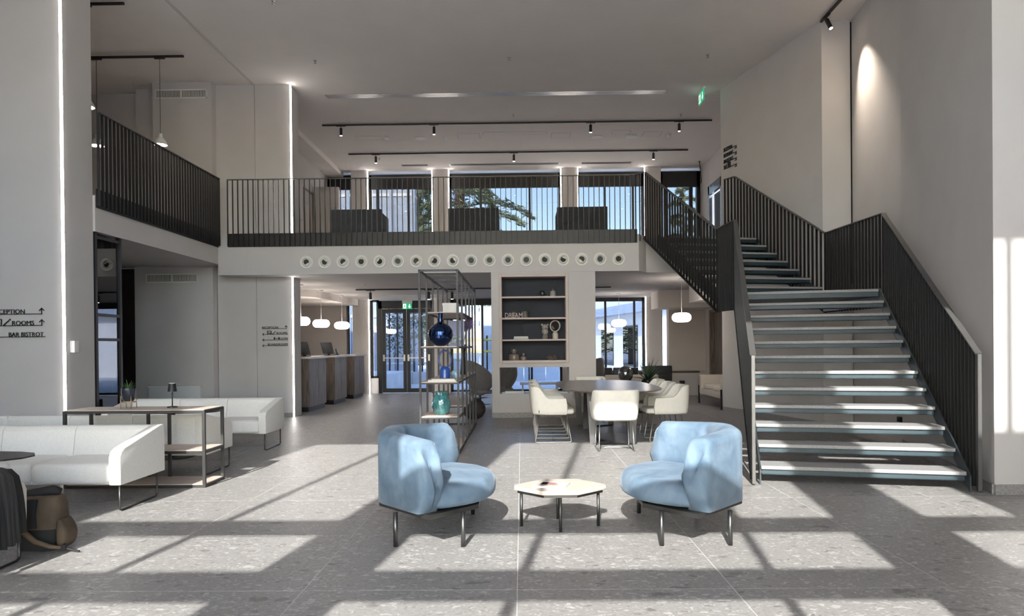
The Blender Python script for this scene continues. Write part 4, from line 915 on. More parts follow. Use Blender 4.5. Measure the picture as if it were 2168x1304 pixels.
# ---- built-in bookcase with its ornaments
bc = thing('bookcase', 'built-in shelves with navy back and pale frame in the plaster wall', 'bookcase', (.24, 13.75, 1.035))
q = MB()
for a, b, c, d in ((-.42, -.365, 1.035, 2.72), (.84, .895, 1.035, 2.72), (-.365, .84, 1.035, 1.085), (-.365, .84, 2.665, 2.72)): q.box(a, b, 13.715, 14.06, c, d)
q.build('frame', WOODPINK, bc, bevel=.004, seg=1)
MB().box(-.42, .895, 14.06, 14.08, 1.035, 2.72).build('back_panel', NAVY, bc)
for z in (2.284, 1.883, 1.473): MB().box(-.365, .84, 13.73, 14.06, z-.018, z+.012).build('shelf', WOODPINK, bc)
BZ = lambda u: at(u, 700, Y=13.86).x
def put(name, label, cat, u, z, parts, grp=None, y=13.86):
    x = BZ(u); t = thing(name, label, cat, (x, y, z), grp)
    for nm, prof, m, n in parts: MB().lathe(prof, (x, y, z), n).build(nm, m, t, smooth=45)
    return t, Vector((x, y, z))
CER = mat('taupe_ceramic', (.20, .165, .14), .3, var=.15, coat=.4)
CERP = mat('pale_ceramic', (.55, .49, .43), .4, var=.08)
t, p = put('reed_diffuser', 'ceramic reed diffuser with dark sticks on the top shelf', 'diffuser', 1171, 2.296, [('bottle', [(0, 0), (.05, 0), (.056, .01), (.055, .09), (.045, .11), (.018, .118), (.016, .145), (.0, .145)], mat('diffuser_grey', (.30, .28, .25), .5, var=.2), 20)])
q = MB()
for i in range(7):
    a = i*.9; q.tube([p+Vector((0, 0, .13)), p+Vector((.065*math.cos(a), .04*math.sin(a), .31))], .0022, 5)
q.build('sticks', BLACKM, t)
t, p = put('glass_ornament', 'dark green glass sphere on the top shelf', 'ornament', 1149, 2.296, [('sphere', [(.02, 0), (.045, .02), (.056, .055), (.045, .095), (.02, .11), (0, .112)], mat('dark_green_glass', (.02, .035, .03), .05, coat=.6), 24)])
put('glass_bead', 'tiny green glass bead beside the dark sphere', 'ornament', 1158, 2.296, [('bead', [(.008, 0), (.02, .012), (.022, .022), (.012, .036), (0, .04)], mat('green_glass', (.08, .22, .06), .1, coat=.5), 14)])
dr_ = thing('letter_sign', 'pale wooden DREAM letters on the second shelf', 'ornament', (BZ(1088), 13.82, 1.895))
me = text_mesh('DREAM'); xs = [v.co.x for v in me.vertices]; a, b = min(xs), max(xs)
for v in me.vertices: v.co = Vector((-.165+(v.co.x-a)/(b-a)*.33, v.co.z*.3, (v.co.y/.72)*.10))
me.materials.clear(); me.materials.append(WOODPINK); me.name = 'letters'; ob = D.objects.new('letters', me); COL.objects.link(ob); ob.parent = dr_
MB().box(dr_.location.x-.165, dr_.location.x+.165, 13.81, 13.835, 1.895, 1.899).build('base', WOODPINK, dr_)
t, p = put('potted_succulent', 'little succulent in a mottled grey pot behind the letters', 'plant', 1112, 1.895, [('pot', [(0, 0), (.058, 0), (.062, .02), (.062, .125), (.055, .125), (.0, .11)], mat('mottled_pot', (.16, .145, .13), .6, var=.4, scale=30), 24)], y=13.92)
spiky(MB(), p+Vector((0, 0, .12)), 14, .085, .009, seed=2).build('leaves', LEAF, t, smooth=True)
put('ceramic_jar', 'small round brown jar behind the letters', 'jar', 1088, 1.895, [('body', [(0, 0), (.04, 0), (.052, .04), (.05, .09), (.03, .115), (.032, .125), (0, .125)], CER, 20)], y=13.96)
for i, (h, c_, lb) in enumerate(((.014, (.30, .34, .40), 'lowest grey-blue book of the small stack on the third shelf'), (.016, (.10, .09, .09), 'dark middle book of the small stack on the third shelf'), (.024, (.72, .70, .67), 'white top book of the small stack on the third shelf'))):
    flat_book(BZ(1103), 13.86, 1.485+(0, .0145, .031)[i], .29-.01*i, .2, h, c_, lb, grp='books in the bookcase')
t, p = put('animal_bust', 'grey animal head sculpture on the third shelf', 'sculpture', 1154, 1.485, [('plinth', [(0, 0), (.05, 0), (.05, .075), (.03, .085), (0, .085)], mat('sculpture_base', (.22, .2, .18), .7, var=.2), 4)])
SC = mat('sculpture_grey', (.34, .32, .295), .6, var=.35, scale=25)
MB().lathe([(.03, .08), (.055, .11), (.062, .15), (.05, .19)], p, 20).ball(p+Vector((0, -.005, .225)), (.06, .055, .06), 20, 14).ball(p+Vector((0, -.055, .205)), (.032, .035, .026), 14, 10).ball(p+Vector((-.027, -.045, .235)), .013, 8, 6).ball(p+Vector((.027, -.045, .235)), .013, 8, 6).ball(p+Vector((0, -.087, .213)), (.012, .008, .008), 8, 6).build('head', SC, t, smooth=True)
MB().ball(p+Vector((-.055, .0, .275)), (.022, .012, .022), 10, 8).ball(p+Vector((.055, .0, .275)), (.022, .012, .022), 10, 8).build('ears', SC, t, smooth=True)
RM = Matrix.Rotation(-.55, 3, 'Z') @ RX
t, p = put('table_mirror', 'round mirror on a cream dome stand on the third shelf', 'mirror', 1175.5, 1.485, [('stand', [(0, 0), (.052, 0), (.056, .02), (.056, .095), (.04, .13), (.0, .145)], CERP, 24)])
MB().lathe([(.094, -.012), (.112, -.012), (.112, .012), (.094, .012), (.094, -.012)], p+Vector((0, 0, .25)), 36, RM).build('mirror_rim', CERP, t, smooth=40)
MB().lathe([(0, .002), (.095, .002), (.095, -.004), (0, -.004)], p+Vector((0, 0, .25)), 36, RM).build('mirror_glass', mat('mirror_silver', (.7, .7, .7), .03, metal=1, var=.01), t)
jar = lambda s_: [(0, 0), (.098*s_, 0), (.104*s_, .012), (.104*s_, .10*s_), (.09*s_, .118*s_), (.035*s_, .122*s_), (.05*s_, .15*s_), (.056*s_, .19*s_), (.05*s_, .215*s_), (.02*s_, .225*s_), (0, .226*s_)]
put('ceramic_jar', 'large glazed brown jar with a knob lid on the bottom shelf', 'jar', 1088, 1.085, [('body', jar(1.0), CER, 28)])
put('ceramic_jar', 'smaller glazed brown jar beside the large one on the bottom shelf', 'jar', 1108, 1.085, [('body', jar(.62), CER, 28)])
t, p = put('bowl', 'dark bowl filled with dried pods on the bottom shelf', 'bowl', 1170, 1.085, [('body', [(0, 0), (.05, 0), (.085, .015), (.13, .05), (.125, .052), (.08, .022), (0, .01)], CER, 28)])
q = MB(); rnd = random.Random(1)
for i in range(9): q.ball(p+Vector((rnd.uniform(-.075, .075), rnd.uniform(-.05, .05), .05+rnd.random()*.02)), (.03, .022, .022), 8, 6)
q.build('dried_pods', mat('dried_pods', (.12, .09, .07), .8, var=.4, scale=30), t, smooth=True)
flat_book(BZ(1085), 13.95, .455, .42, .26, .02, (.5, .5, .5), 'wide grey magazine lying in the low wall opening', 0, grp='magazines in the wall opening')
flat_book(BZ(1088), 13.95, .476, .36, .24, .016, (.75, .74, .72), 'white magazine on top of the grey one in the opening', .05, grp='magazines in the wall opening')
flat_book(BZ(1185), 13.95, .455, .30, .24, .018, (.72, .71, .69), 'white magazine lying alone at the right of the opening', -.05, grp='magazines in the wall opening')

# ---- grilles
def grille(x0, x1, y, z0, z1, label):
    t = thing('vent_grille', label, 'air vent', ((x0+x1)/2, y, z0), 'white wall vent grilles')
    MB().box(x0, x1, y-.012, y, z0, z0+.022).box(x0, x1, y-.012, y, z1-.022, z1).box(x0, x0+.022, y-.012, y, z0, z1).box(x1-.022, x1, y-.012, y, z0, z1).box((x0+x1)/2-.012, (x0+x1)/2+.012, y-.012, y, z0, z1).build('frame', NW, t)
    MB().box(x0+.02, x1-.02, y-.003, y-.001, z0+.02, z1-.02).build('backing', BLACKM, t)
    me = MB().box(-.0045, .0045, -.0095, -.0035, z0-z0+.02, z1-z0-.02).mesh('slat'); me.materials.append(NW)
    n = int((x1-x0-.04)/.0205)
    for i in range(n): share('slat', me, t, (x0+.022+(i+.5)*(x1-x0-.044)/n-t.location.x, 0, 0))
a, b = at(328, 190, Y=14.0), at(439, 208, Y=14.0); grille(a.x, b.x, 14.0, b.z, a.z-.0, 'white vent grille high on the upper left wall')
a, b = at(309, 580, Y=14.0), at(420, 598, Y=14.0); grille(a.x, b.x, 14.0, b.z, a.z, 'white vent grille on the lounge wall under the left gallery')
# ---- linear ceiling diffusers
def slot(x0, x1, y0, y1, z, label):
    t = thing('ceiling_diffuser', label, 'air vent', ((x0+x1)/2, (y0+y1)/2, z), 'long slot diffusers in the ceiling')
    al = MAT.get('alu_satin') or mat('alu_satin', (.62, .60, .58), .3, metal=.85, var=.03)
    MB().box(x0, x1, y0, y0+.018, z-.008, z).box(x0, x1, y1-.018, y1, z-.008, z).box(x0, x0+.018, y0, y1, z-.008, z).box(x1-.018, x1, y0, y1, z-.008, z).build('frame', al, t)
    n = 3
    for i in range(n): MB().box(x0+.02, x1-.02, y0+.02+(i+.1)*(y1-y0-.04)/n, y0+.02+(i+.9)*(y1-y0-.04)/n, z-.006, z-.001).build('slat', al, t)
slot(-3.97, 3.0, 14.80, 15.02, ZC, 'long silver slot diffuser in the ceiling above the gallery edge')
slot(-3.35, -2.62, 20.55, 20.72, ZC, 'slot diffuser before the left gallery window')
slot(-2.0, 1.12, 20.55, 20.72, ZC, 'slot diffuser before the middle gallery window')
slot(1.75, 3.15, 20.55, 20.72, ZC, 'slot diffuser before the right gallery window')
slot(-3.7, -1.2, 19.4, 19.52, ZS, 'slot diffuser in the soffit before the double door')
slot(1.8, 3.4, 20.2, 20.35, ZS, 'slot diffuser in the soffit before the lounge window')
# ---- ceiling devices
def ceil_dev(name, u, v, prof, m, label, cat, z=ZC, grp=None, n=24):
    p = at(u, v, Z=z); t = thing(name, label, cat, p, grp)
    for nm, pr, mm in prof if isinstance(prof[0][0], str) else [('body', prof, m)]: MB().lathe(pr, p, n).build(nm, mm or m, t, smooth=40)
SPK = [('bezel', [(.155, 0), (.16, -.006), (.145, -.012), (.145, 0)], WHITEPL), ('mesh', [(0, -.009), (.146, -.009), (.146, -.001), (0, -.001)], NW)]
ceil_dev('ceiling_speaker', 891, 293, SPK, None, 'round white ceiling speaker left of centre', 'speaker', grp='ceiling speakers')
ceil_dev('ceiling_speaker', 1263, 290, SPK, None, 'round white ceiling speaker right of centre', 'speaker', grp='ceiling speakers')
SMK = [('base', [(0, 0), (.075, 0), (.075, -.02), (.0, -.02)], WHITEPL), ('chamber', [(0, -.02), (.06, -.02), (.055, -.055), (.03, -.065), (0, -.066)], WHITEPL)]
for u, v, lb in ((818, 291, 'white smoke detector farthest left on the gallery ceiling'), (945, 293, 'white smoke detector right of the left ceiling speaker'), (1415, 285, 'white smoke detector near the stair wall')):
    ceil_dev('smoke_detector', u, v, SMK, None, lb, 'smoke detector', grp='smoke detectors')
p = at(1336, 287, Z=ZC); t = thing('emergency_light', 'small white rectangular emergency light on the gallery ceiling', 'light', p)
MB().box(p.x-.14, p.x+.14, p.y-.05, p.y+.05, p.z-.05, p.z).build('body', WHITEPL, t, bevel=.008); MB().box(p.x-.12, p.x+.12, p.y-.035, p.y+.035, p.z-.054, p.z-.05).build('lens', NW, t)
SPL = ['on the main ceiling at the top edge of the picture', 'on the main ceiling in front of the far pier', 'in the middle of the main ceiling', 'on the main ceiling nearest the stair wall', 'beside the left end of the front ceiling track', 'beside the middle of the front ceiling track', 'beside the right end of the front ceiling track', 'next to the leftmost spot of the rear ceiling track', 'in the soffit left of the shelving unit', 'in the soffit by the pendant near the stairs']
for i, (u, v, z) in enumerate(((578, 1, ZC), (667, 128, ZC), (1078, 121, ZC), (1498, 116, ZC), (741, 251, ZC), (1087, 242, ZC), (1442, 241, ZC), (803, 335, ZC), (774, 602, ZS), (1428, 609, ZS))):
    p = at(u, v, Z=z); t = thing('sprinkler', 'tiny chrome sprinkler head ' + SPL[i], 'sprinkler', p, 'ceiling sprinklers')
    MB().lathe([(0, 0), (.028, 0), (.026, -.008), (.008, -.01), (.008, -.03), (.0, -.03)], p, 12).build('stem', CHROME, t, smooth=40); MB().lathe([(0, -.05), (.02, -.05), (.022, -.054), (0, -.056)], p, 12).tube([p+Vector((-.014, 0, -.05)), p+Vector((-.012, 0, -.02))], .003, 5).tube([p+Vector((.014, 0, -.05)), p+Vector((.012, 0, -.02))], .003, 5).build('deflector', CHROME, t)
def hatch(u0, v0, u1, v1, label):
    a, b = at(u0, v1, Z=ZC), at(u1, v0, Z=ZC); t = thing('ceiling_hatch', label, 'access hatch', ((a.x+b.x)/2, (a.y+b.y)/2, ZC), 'flush access hatches in the gallery ceiling')
    x0, x1, y0, y1 = a.x, b.x, min(a.y, b.y), max(a.y, b.y); w_ = .012
    MB().box(x0, x1, y0, y0+w_, ZC-.002, ZC).box(x0, x1, y1-w_, y1, ZC-.002, ZC).box(x0, x0+w_, y0+w_, y1-w_, ZC-.002, ZC).box(x1-w_, x1, y0+w_, y1-w_, ZC-.002, ZC).build('seam', TAUPE, t)
    MB().box(x0+w_, x1-w_, y0+w_, y1-w_, ZC-.003, ZC).build('panel', CEIL, t)
for h_ in ((759, 288, 806, 298, 'flush ceiling hatch beside the left smoke detector'), (971, 282, 1015, 294.5, 'flush ceiling hatch left of the long one'), (1023, 278, 1158, 286, 'long flush ceiling hatch in the middle of the gallery'), (1166, 281, 1209, 292, 'flush ceiling hatch right of the long one'), (1294, 276, 1337, 284, 'flush ceiling hatch above the emergency light'), (1357, 278, 1403, 290, 'flush ceiling hatch nearest the stair wall')): hatch(*h_)
# ---- exit signs
def exit_sign(c, r, n, w_, h_, label, rod):
    c, r, n = Vector(c), Vector(r).normalized(), Vector(n).normalized(); t = thing('exit_sign', label, 'sign', c, 'green emergency exit signs'); u_ = Vector((0, 0, 1))
    B = lambda x, y, z: c + r*x + u_*y + n*z
    def slab(mb, x0, x1, y0, y1, z0, z1):
        mb.add([B(x, y, z) for z in (z0, z1) for x, y in ((x0, y0), (x1, y0), (x1, y1), (x0, y1))], [(3, 2, 1, 0), (4, 5, 6, 7), (0, 1, 5, 4), (1, 2, 6, 5), (2, 3, 7, 6), (3, 0, 4, 7)]); return mb
    slab(MB(), -w_/2*1.05, w_/2*1.05, h_/2, h_/2+rod, -.03, .02).build('housing', WHITEPL, t)
    pl_ = slab(MB(), -w_/2, w_/2, -h_/2, h_/2, -.006, .006).build('panel', GREEN, t)
    for sgn in (1, -1):
        q = MB(); z0, z1 = (.006, .008) if sgn > 0 else (-.008, -.006)
        slab(q, -w_*.44, -w_*.10, -h_*.38, h_*.38, z0, z1)
        for a in ((.20, -.25, .30, .30),): slab(q, w_*.21, w_*.29, -h_*.1, h_*.35, z0, z1)
        q.add([B(w_*x, h_*y, z) for z in (z0, z1) for x, y in ((.25, -.36), (.40, -.05), (.10, -.05))], [(0, 1, 2), (5, 4, 3), (0, 1, 4, 3), (1, 2, 5, 4), (2, 0, 3, 5)])
        q.build('pictogram', SIGNW, pl_)
        q = MB(); zz = (.008, .0095) if sgn > 0 else (-.0095, -.008)
        slab(q, -w_*.30, -w_*.24, h_*.20, h_*.32, *zz); slab(q, -w_*.31, -w_*.22, -h_*.08, h_*.16, *zz); slab(q, -w_*.38, -w_*.29, -h_*.30, -h_*.06, *zz); slab(q, -w_*.24, -w_*.16, -h_*.22, -h_*.06, *zz); slab(q, -w_*.22, -w_*.13, h_*.06, h_*.12, *zz)
        q.build('running_figure', GREEN, pl_)
p = at(862, 648, Y=20.9); exit_sign(p, (1, 0, 0), (0, -1, 0), .27, .17, 'green exit sign with arrow over the double door', .10)
p = at(1485, 206, Y=14.83); exit_sign((p.x, p.y, p.z), (.0, -1, 0), (-1, 0, 0), .42, .22, 'green exit sign hanging from the main ceiling near the stair wall', .12)
t = thing('ceiling_cable', 'loose black cable dangling from the gallery ceiling near the lift', 'cable', at(1481, 345, Y=20.6))
p = Vector((t.location.x, 20.6, ZC)); MB().tube([p, p+Vector((.02, 0, -.15)), p+Vector((.03, 0, -.4)), p+Vector((.045, 0, -.55)), p+Vector((.03, 0, -.62))], .012, 8).build('cable', BLACKM, t, smooth=True); MB().tube([p, p+Vector((0, 0, -.012))], .03, 12).build('gland', BLACKM, t)
# ---- small wall devices
p = at(153, 734, X=-5.78); t = thing('wall_sensor', 'small white sensor box on the side of the left pier', 'sensor', p)
MB().box(-5.779, -5.72, p.y-.05, p.y+.05, p.z-.075, p.z+.075).build('body', WHITEPL, t, bevel=.006); MB().box(-5.7205, -5.719, p.y-.02, p.y+.02, p.z+.03, p.z+.04).build('slot', NW, t)
p = at(296, 203, Y=14.58); t = thing('alarm_bell', 'red fire alarm bell on the upper left wall', 'alarm bell', p)
RED = mat('alarm_red', (.25, .02, .02), .4); MB().lathe([(0, .0), (.06, .0), (.065, .02), (.05, .05), (.0, .06)], p, 20, RX).build('dome', RED, t, smooth=40); MB().lathe([(.06, 0), (.075, 0), (.075, -.02), (.06, -.02)], p, 20, RX).build('base', RED, t)
p = at(1894, 886, Y=10.0); d = ray(1894, 886); t = thing('socket', 'small black wall socket under the stairs', 'socket', (5.0, 9.9, .35))
t.location = (5.085, 9.85, .32); b = t.location
MB().box(b.x-.012, b.x+.03, b.y-.045, b.y+.045, b.z-.035, b.z+.035).build('plate', BLACKM, t, bevel=.004); MB().box(b.x-.014, b.x-.011, b.y-.02, b.y+.02, b.z-.02, b.z+.02).build('insert', INK, t)
p = at(1444, 809, Y=19.45); t = thing('socket', 'black wall socket in the low lounge ledge', 'socket', p)
MB().box(p.x-.07, p.x+.07, 19.438, 19.45, p.z-.045, p.z+.045).build('plate', BLACKM, t, bevel=.004); MB().box(p.x-.03, p.x+.03, 19.434, 19.44, p.z-.025, p.z+.025).build('insert', INK, t)
t = thing('ledge_board', 'dark red-brown seat board on the low lounge ledge', 'board', (4.3, 19.5, .62))
MB().box(3.98, 4.75, 19.42, 19.6, .621, .65).build('board', mat('red_brown_wood', (.10, .05, .04), .5, var=.2), t, bevel=.004); MB().box(3.98, 4.75, 19.43, 19.45, .605, .6205).build('edge_strip', BLACKM, t)

# ---- dark armchairs on the gallery
ga = thing('gallery_armchair', 'dark boxy armchair behind the gallery railing on the left', 'armchair', (0, 0, 0), 'charcoal armchairs on the gallery')
MB().box(-.52, .52, -.42, -.27, .03, .77).build('backrest', CHARCOAL, ga, bevel=.01)
for s in (-1, 1): MB().box(min(s*.38, s*.52), max(s*.38, s*.52), -.265, .42, .03, .72).build('armrest', CHARCOAL, ga, bevel=.01)
MB().box(-.375, .375, -.265, .42, .10, .42).build('seat', CHARCOAL, ga, bevel=.02)
for a in (-.46, .46):
    for b in (-.36, .36): MB().box(a-.02, a+.02, b-.02, b+.02, 0, .03).build('foot', BLACKM, ga)
ga.location = (-3.40, 15.42, ZF)
dup(ga, (-.97, 15.42, ZF), 0, 'dark boxy armchair behind the gallery railing in the middle'); dup(ga, (1.28, 15.42, ZF), 0, 'dark boxy armchair behind the gallery railing on the right')
# ---- far lounge seats
ls = thing('loveseat', 'beige two-seat sofa with black legs beside the taupe wall', 'sofa', (0, 0, 0), 'beige loveseats in the far lounge')
MB().box(-.90, .90, -.34, .36, .22, .36).build('seat_base', BEIGE, ls, bevel=.015)
MB().box(-.92, .92, .22, .38, .22, .72).build('backrest', BEIGE, ls, bevel=.03)
for s in (-1, 1): 
    MB().box(min(s*.80, s*.93), max(s*.80, s*.93), -.36, .225, .22, .66).build('armrest', BEIGE, ls, bevel=.03)
    puff(MB(), [(s*.02, -.36), (s*.02, .18), (s*.06, .21), (s*.74, .21), (s*.79, .18), (s*.79, -.36)], .36, .46, .035, .01, 2).build('seat_cushion', BEIGE, ls, smooth=True, weld=True)
    for b in (-.36, .36): MB().box(s*.93-.018, s*.93+.018, b-.018, b+.018, 0, .42 if b < 0 else .36).build('leg', BLACKM, ls)
ls.location = (4.47, 15.95, 0); ls.rotation_euler = (0, 0, -PI/2)
dup(ls, (2.35, 15.9, 0), PI, 'beige two-seat sofa seen from behind past the dining table', (.62, 1, 1))
bsx = thing('black_armchair', 'black leather cube armchair leftmost below the lounge window', 'armchair', (0, 0, 0), 'black armchairs below the lounge window')
MB().box(-.34, .34, -.36, -.2, .08, .74).build('backrest', BLACKSEAT, bsx, bevel=.03); MB().box(-.24, .24, -.2, .36, .1, .42).build('seat', BLACKSEAT, bsx, bevel=.03)
for s in (-1, 1): MB().box(min(s*.24, s*.34), max(s*.24, s*.34), -.2, .36, .08, .6).build('armrest', BLACKSEAT, bsx, bevel=.02)
MB().box(-.3, .3, -.3, .3, 0, .09).build('plinth', BLACKM, bsx)
bsx.location = (2.15, 20.3, 0)
dup(bsx, (2.86, 20.3, 0), 0, 'black leather cube armchair in the middle below the lounge window'); dup(bsx, (3.62, 19.75, 0), 0, 'larger black armchair right of the lounge window', (1.15, 1, 1.08))
# ---- grey swivel egg chairs
EGG = mat('grey_felt_shell', (.16, .155, .16), .9, var=.12, scale=20, sheen=.3)
eg = thing('swivel_chair', 'grey felt swivel shell chair behind the shelving unit', 'chair', (0, 0, 0), 'grey shell swivel chairs')
rows = []
for i in range(15):
    a = math.radians(-115+230*i/14); row = []
    for j in range(9):
        t_ = j/8; hgt_ = (.50+.55*max(0, math.cos(a*.62))**1.4); z = .28+t_*hgt_; r = .12+.33*math.sin(min(1, t_*1.6)*PI/2)-.10*max(0, t_-.6)
        row.append(Vector((r*math.sin(a)*1.05, -r*math.cos(a), z)))
    rows.append(row)
q = MB().grid(rows).build('shell', EGG, eg, smooth=True, sub=1); md = q.modifiers.new('thickness', 'SOLIDIFY'); md.thickness = .03
puff(MB(), [(-.3, -.25), (-.33, .1), (-.25, .33), (.25, .33), (.33, .1), (.3, -.25)], .32, .44, .05, .02, 2).build('seat', EGG, eg, smooth=True, weld=True)
MB().lathe([(0, .0), (.3, .0), (.3, .012), (.04, .03), (.03, .3), (0, .32)], (0, 0, 0), 24).build('pedestal', BLACKM, eg, smooth=30)
eg.scale = (.78, .78, .78); eg.location = (-.98, 17.0, 0); eg.rotation_euler = (0, 0, -.9)
dup(eg, (-.45, 17.9, 0), 2.2, 'grey felt swivel shell chair seen through the low wall opening'); dup(eg, (1.84, 19.2, 0), .8, 'grey felt swivel shell chair left of the lounge window')
wt = thing('low_white_table', 'long low white table seen through the wall opening', 'coffee table', (.3, 18.2, 0))
MB().box(-.05, .95, 17.9, 18.5, .40, .44).build('table_top', WHITEPL, wt, bevel=.006)
for a in (.02, .88):
    for b in (17.96, 18.44): MB().box(a-.02, a+.02, b-.02, b+.02, 0, .40).build('leg', WHITEPL, wt)

# ---- backpack and jacket
CANV = mat('brown_canvas', (.095, .068, .045), .75, var=.35, scale=7, bump=.4, bscale=30); CANB = mat('black_canvas', (.012, .012, .014), .8, var=.2, scale=12)
bpk = thing('backpack', 'brown canvas and black backpack standing on the floor by the sofa', 'backpack', (-3.30, 4.93, 0))
def shell(mb, secs, n=24, p=3.2):
    rows = []
    for z, cx, cy, rx, ry in secs:
        rows.append([Vector((cx+rx*math.copysign(abs(math.cos(a))**(2/p), math.cos(a)), cy+ry*math.copysign(abs(math.sin(a))**(2/p), math.sin(a)), z)) for a in [2*PI*k/n for k in range(n)]])
    mb.grid(rows, cv=True); mb.add(rows[0], [tuple(range(n))[::-1]]); mb.add(rows[-1], [tuple(range(n))]); return mb
bx_, by_ = -3.30, 4.93
shell(MB(), [(.0, bx_, by_, .13, .08), (.004, bx_, by_, .14, .09), (.08, bx_, by_, .147, .10), (.145, bx_, by_, .148, .10), (.15, bx_, by_, .143, .095)]).build('base_panel', CANB, bpk, smooth=50, weld=True)
shell(MB(), [(.146, bx_, by_, .146, .098), (.22, bx_+.01, by_, .150, .102), (.30, bx_+.015, by_, .142, .095), (.355, bx_+.02, by_, .125, .075), (.37, bx_+.02, by_, .11, .05)]).build('body', CANV, bpk, smooth=50, weld=True)
MB().tube([(bx_-.13, by_-.01, .362), (bx_-.02, by_-.015, .375), (bx_+.09, by_-.01, .40), (bx_+.13, by_, .385)], [.035, .04, .036, .028], 12).build('rolled_top', CANB, bpk, smooth=True)
shell(MB(), [(.16, bx_-.03, by_-.098, .06, .016), (.25, bx_-.035, by_-.104, .062, .016), (.35, bx_-.03, by_-.086, .058, .016)]).build('front_panel', CANB, bpk, smooth=50)
shell(MB(), [(.012, bx_+.15, by_, .02, .06), (.03, bx_+.165, by_, .035, .075), (.09, bx_+.18, by_-.01, .042, .082), (.14, bx_+.178, by_-.01, .04, .08), (.19, bx_+.155, by_, .03, .07), (.21, bx_+.15, by_, .02, .06)]).build('side_pocket', CANV, bpk, smooth=True, sub=1)
MB().tube([(bx_-.10, by_-.10, .34), (bx_-.085, by_-.145, .26), (bx_-.03, by_-.16, .16), (bx_+.05, by_-.15, .085), (bx_+.14, by_-.13, .045), (bx_+.21, by_-.12, .035)], [.022, .022, .02, .018, .015, .012], 10).build('shoulder_strap', CANV, bpk, smooth=True)
MB().tube([(bx_+.19, by_-.06, .045), (bx_+.22, by_-.1, .045), (bx_+.25, by_-.12, .03), (bx_+.33, by_-.12, .012)], .007, 8).obox((bx_+.225, by_-.12, .04), (.03, .02, .035)).build('buckle', BLACKM, bpk)
jk = thing('jacket', 'black jacket with grey pleated lining draped over the sofa arm', 'jacket', (-3.22, 4.5, 0))
def drape(y0, y1, zb, m, nm, off):
    rows = []
    for i in range(17):
        y = y0+(y1-y0)*i/16; wv = .012*math.sin(i*1.9)+.008*math.sin(i*3.3+1); row = []
        for x, z in ((-3.345, .43), (-3.343, .50), (-3.338, .565), (-3.30, .605), (-3.24, .605), (-3.198, .565), (-3.18, .48), (-3.17, .40), (-3.165, .32), (-3.16, zb)):
            k = max(0, (.6-z)/.35); row.append(Vector((x+off+wv*k, y+.05*k*(y-4.4)*4, z+.005*math.sin(i*1.1)+max(0, 4.52-y)*.2116*min(1, max(0, (z-.2)/.35)))))
        rows.append(row)
    o = MB().grid(rows).build(nm, m, jk, smooth=True); md = o.modifiers.new('thickness', 'SOLIDIFY'); md.thickness = .010; md.offset = 1
drape(4.08, 4.55, .21, CANB, 'shell', 0); drape(4.30, 4.47, .16, mat('grey_pleats', (.05, .05, .053), .8, var=.6, scale=5, stretch=(1, 30, .2)), 'lining', .016)
rd = thing('radiator', 'low white radiator against the lounge wall behind the far sofa', 'radiator', (-6.55, 13.93, .05))
MB().box(-7.2, -6.2, 13.90, 13.98, .08, .62).build('body', WHITEPL, rd, bevel=.006)
MB().box(-7.21, -6.19, 13.885, 13.99, .62, .655).build('top_cover', WHITEPL, rd)
for a in (-7.0, -6.4): MB().box(a-.02, a+.02, 13.92, 13.96, 0, .08).build('foot', WHITEPL, rd)
# ================================================================== OUTSIDE
CONC = mat('courtyard_concrete', (.72, .71, .69), .8, var=.1, scale=1.5)
struct('ground', MB().box(-90, 90, -120, -.77, -.2, -.06).box(-90, 90, 22.0, 160, -.2, -.06).box(-90, -11.2, -.77, 22.0, -.2, -.06).box(6.7, 90, -.77, 22.0, -.2, -.06), CONC, 'pale concrete paving outside the lobby')
BLUEP = mat('blue_grey_cladding', (.36, .42, .50), .6, var=.06, scale=2); WHITEW = mat('white_render', (.78, .77, .74), .8, var=.03)
eb = thing('annex_building', 'blue-grey clad annex seen through the left rear windows', 'building', (-8.5, 33, 0))
MB().box(-13, -4.4, 30, 30.8, -.06, 9.5).build('wall', BLUEP, eb); 
for i in range(6): MB().box(-4.5-.9*i, -4.35-.9*i, 29.92, 30.0, 0, 9.4).build('cladding_rib', BLUEP, eb)
for z in (2.6, 5.3, 7.6): MB().box(-13, -4.38, 29.95, 30.85, z, z+.12).build('floor_band', WHITEW, eb)
wb_ = thing('white_building', 'sunlit white building with sloping roof edge outside the lounge window', 'building', (10.5, 44, 0))
MB().prism([(3.9, 52), (6.9, 37), (18, 37), (18, 52)], -.06, 3.1).build('wall', WHITEW, wb_)
MB().prism([(3.2, 53), (6.3, 36.4), (18.3, 36.4), (18.3, 53)], 3.1, 3.6).build('roof', BLUEP, wb_)
MB().prism([(3.5, 52.5), (6.6, 36.7), (18.3, 36.7), (18.3, 52.5)], 3.6, 6.5).build('upper_wall', WHITEW, wb_)
for k_ in (.18, .45, .7):
    a = Vector((6.9, 37, 0)).lerp(Vector((3.9, 52, 0)), k_); b = Vector((6.9, 37, 0)).lerp(Vector((3.9, 52, 0)), k_+.15)
    f = MB().bar(a+Vector((0, 0, 1.3)), b+Vector((0, 0, 1.3)), .08, 2.3).build('window', BLACKM, wb_); MB().bar(a+Vector((-.05, -.01, 1.3)), b+Vector((-.05, -.01, 1.3)), .02, 2.1).build('pane', GLASSD, f)
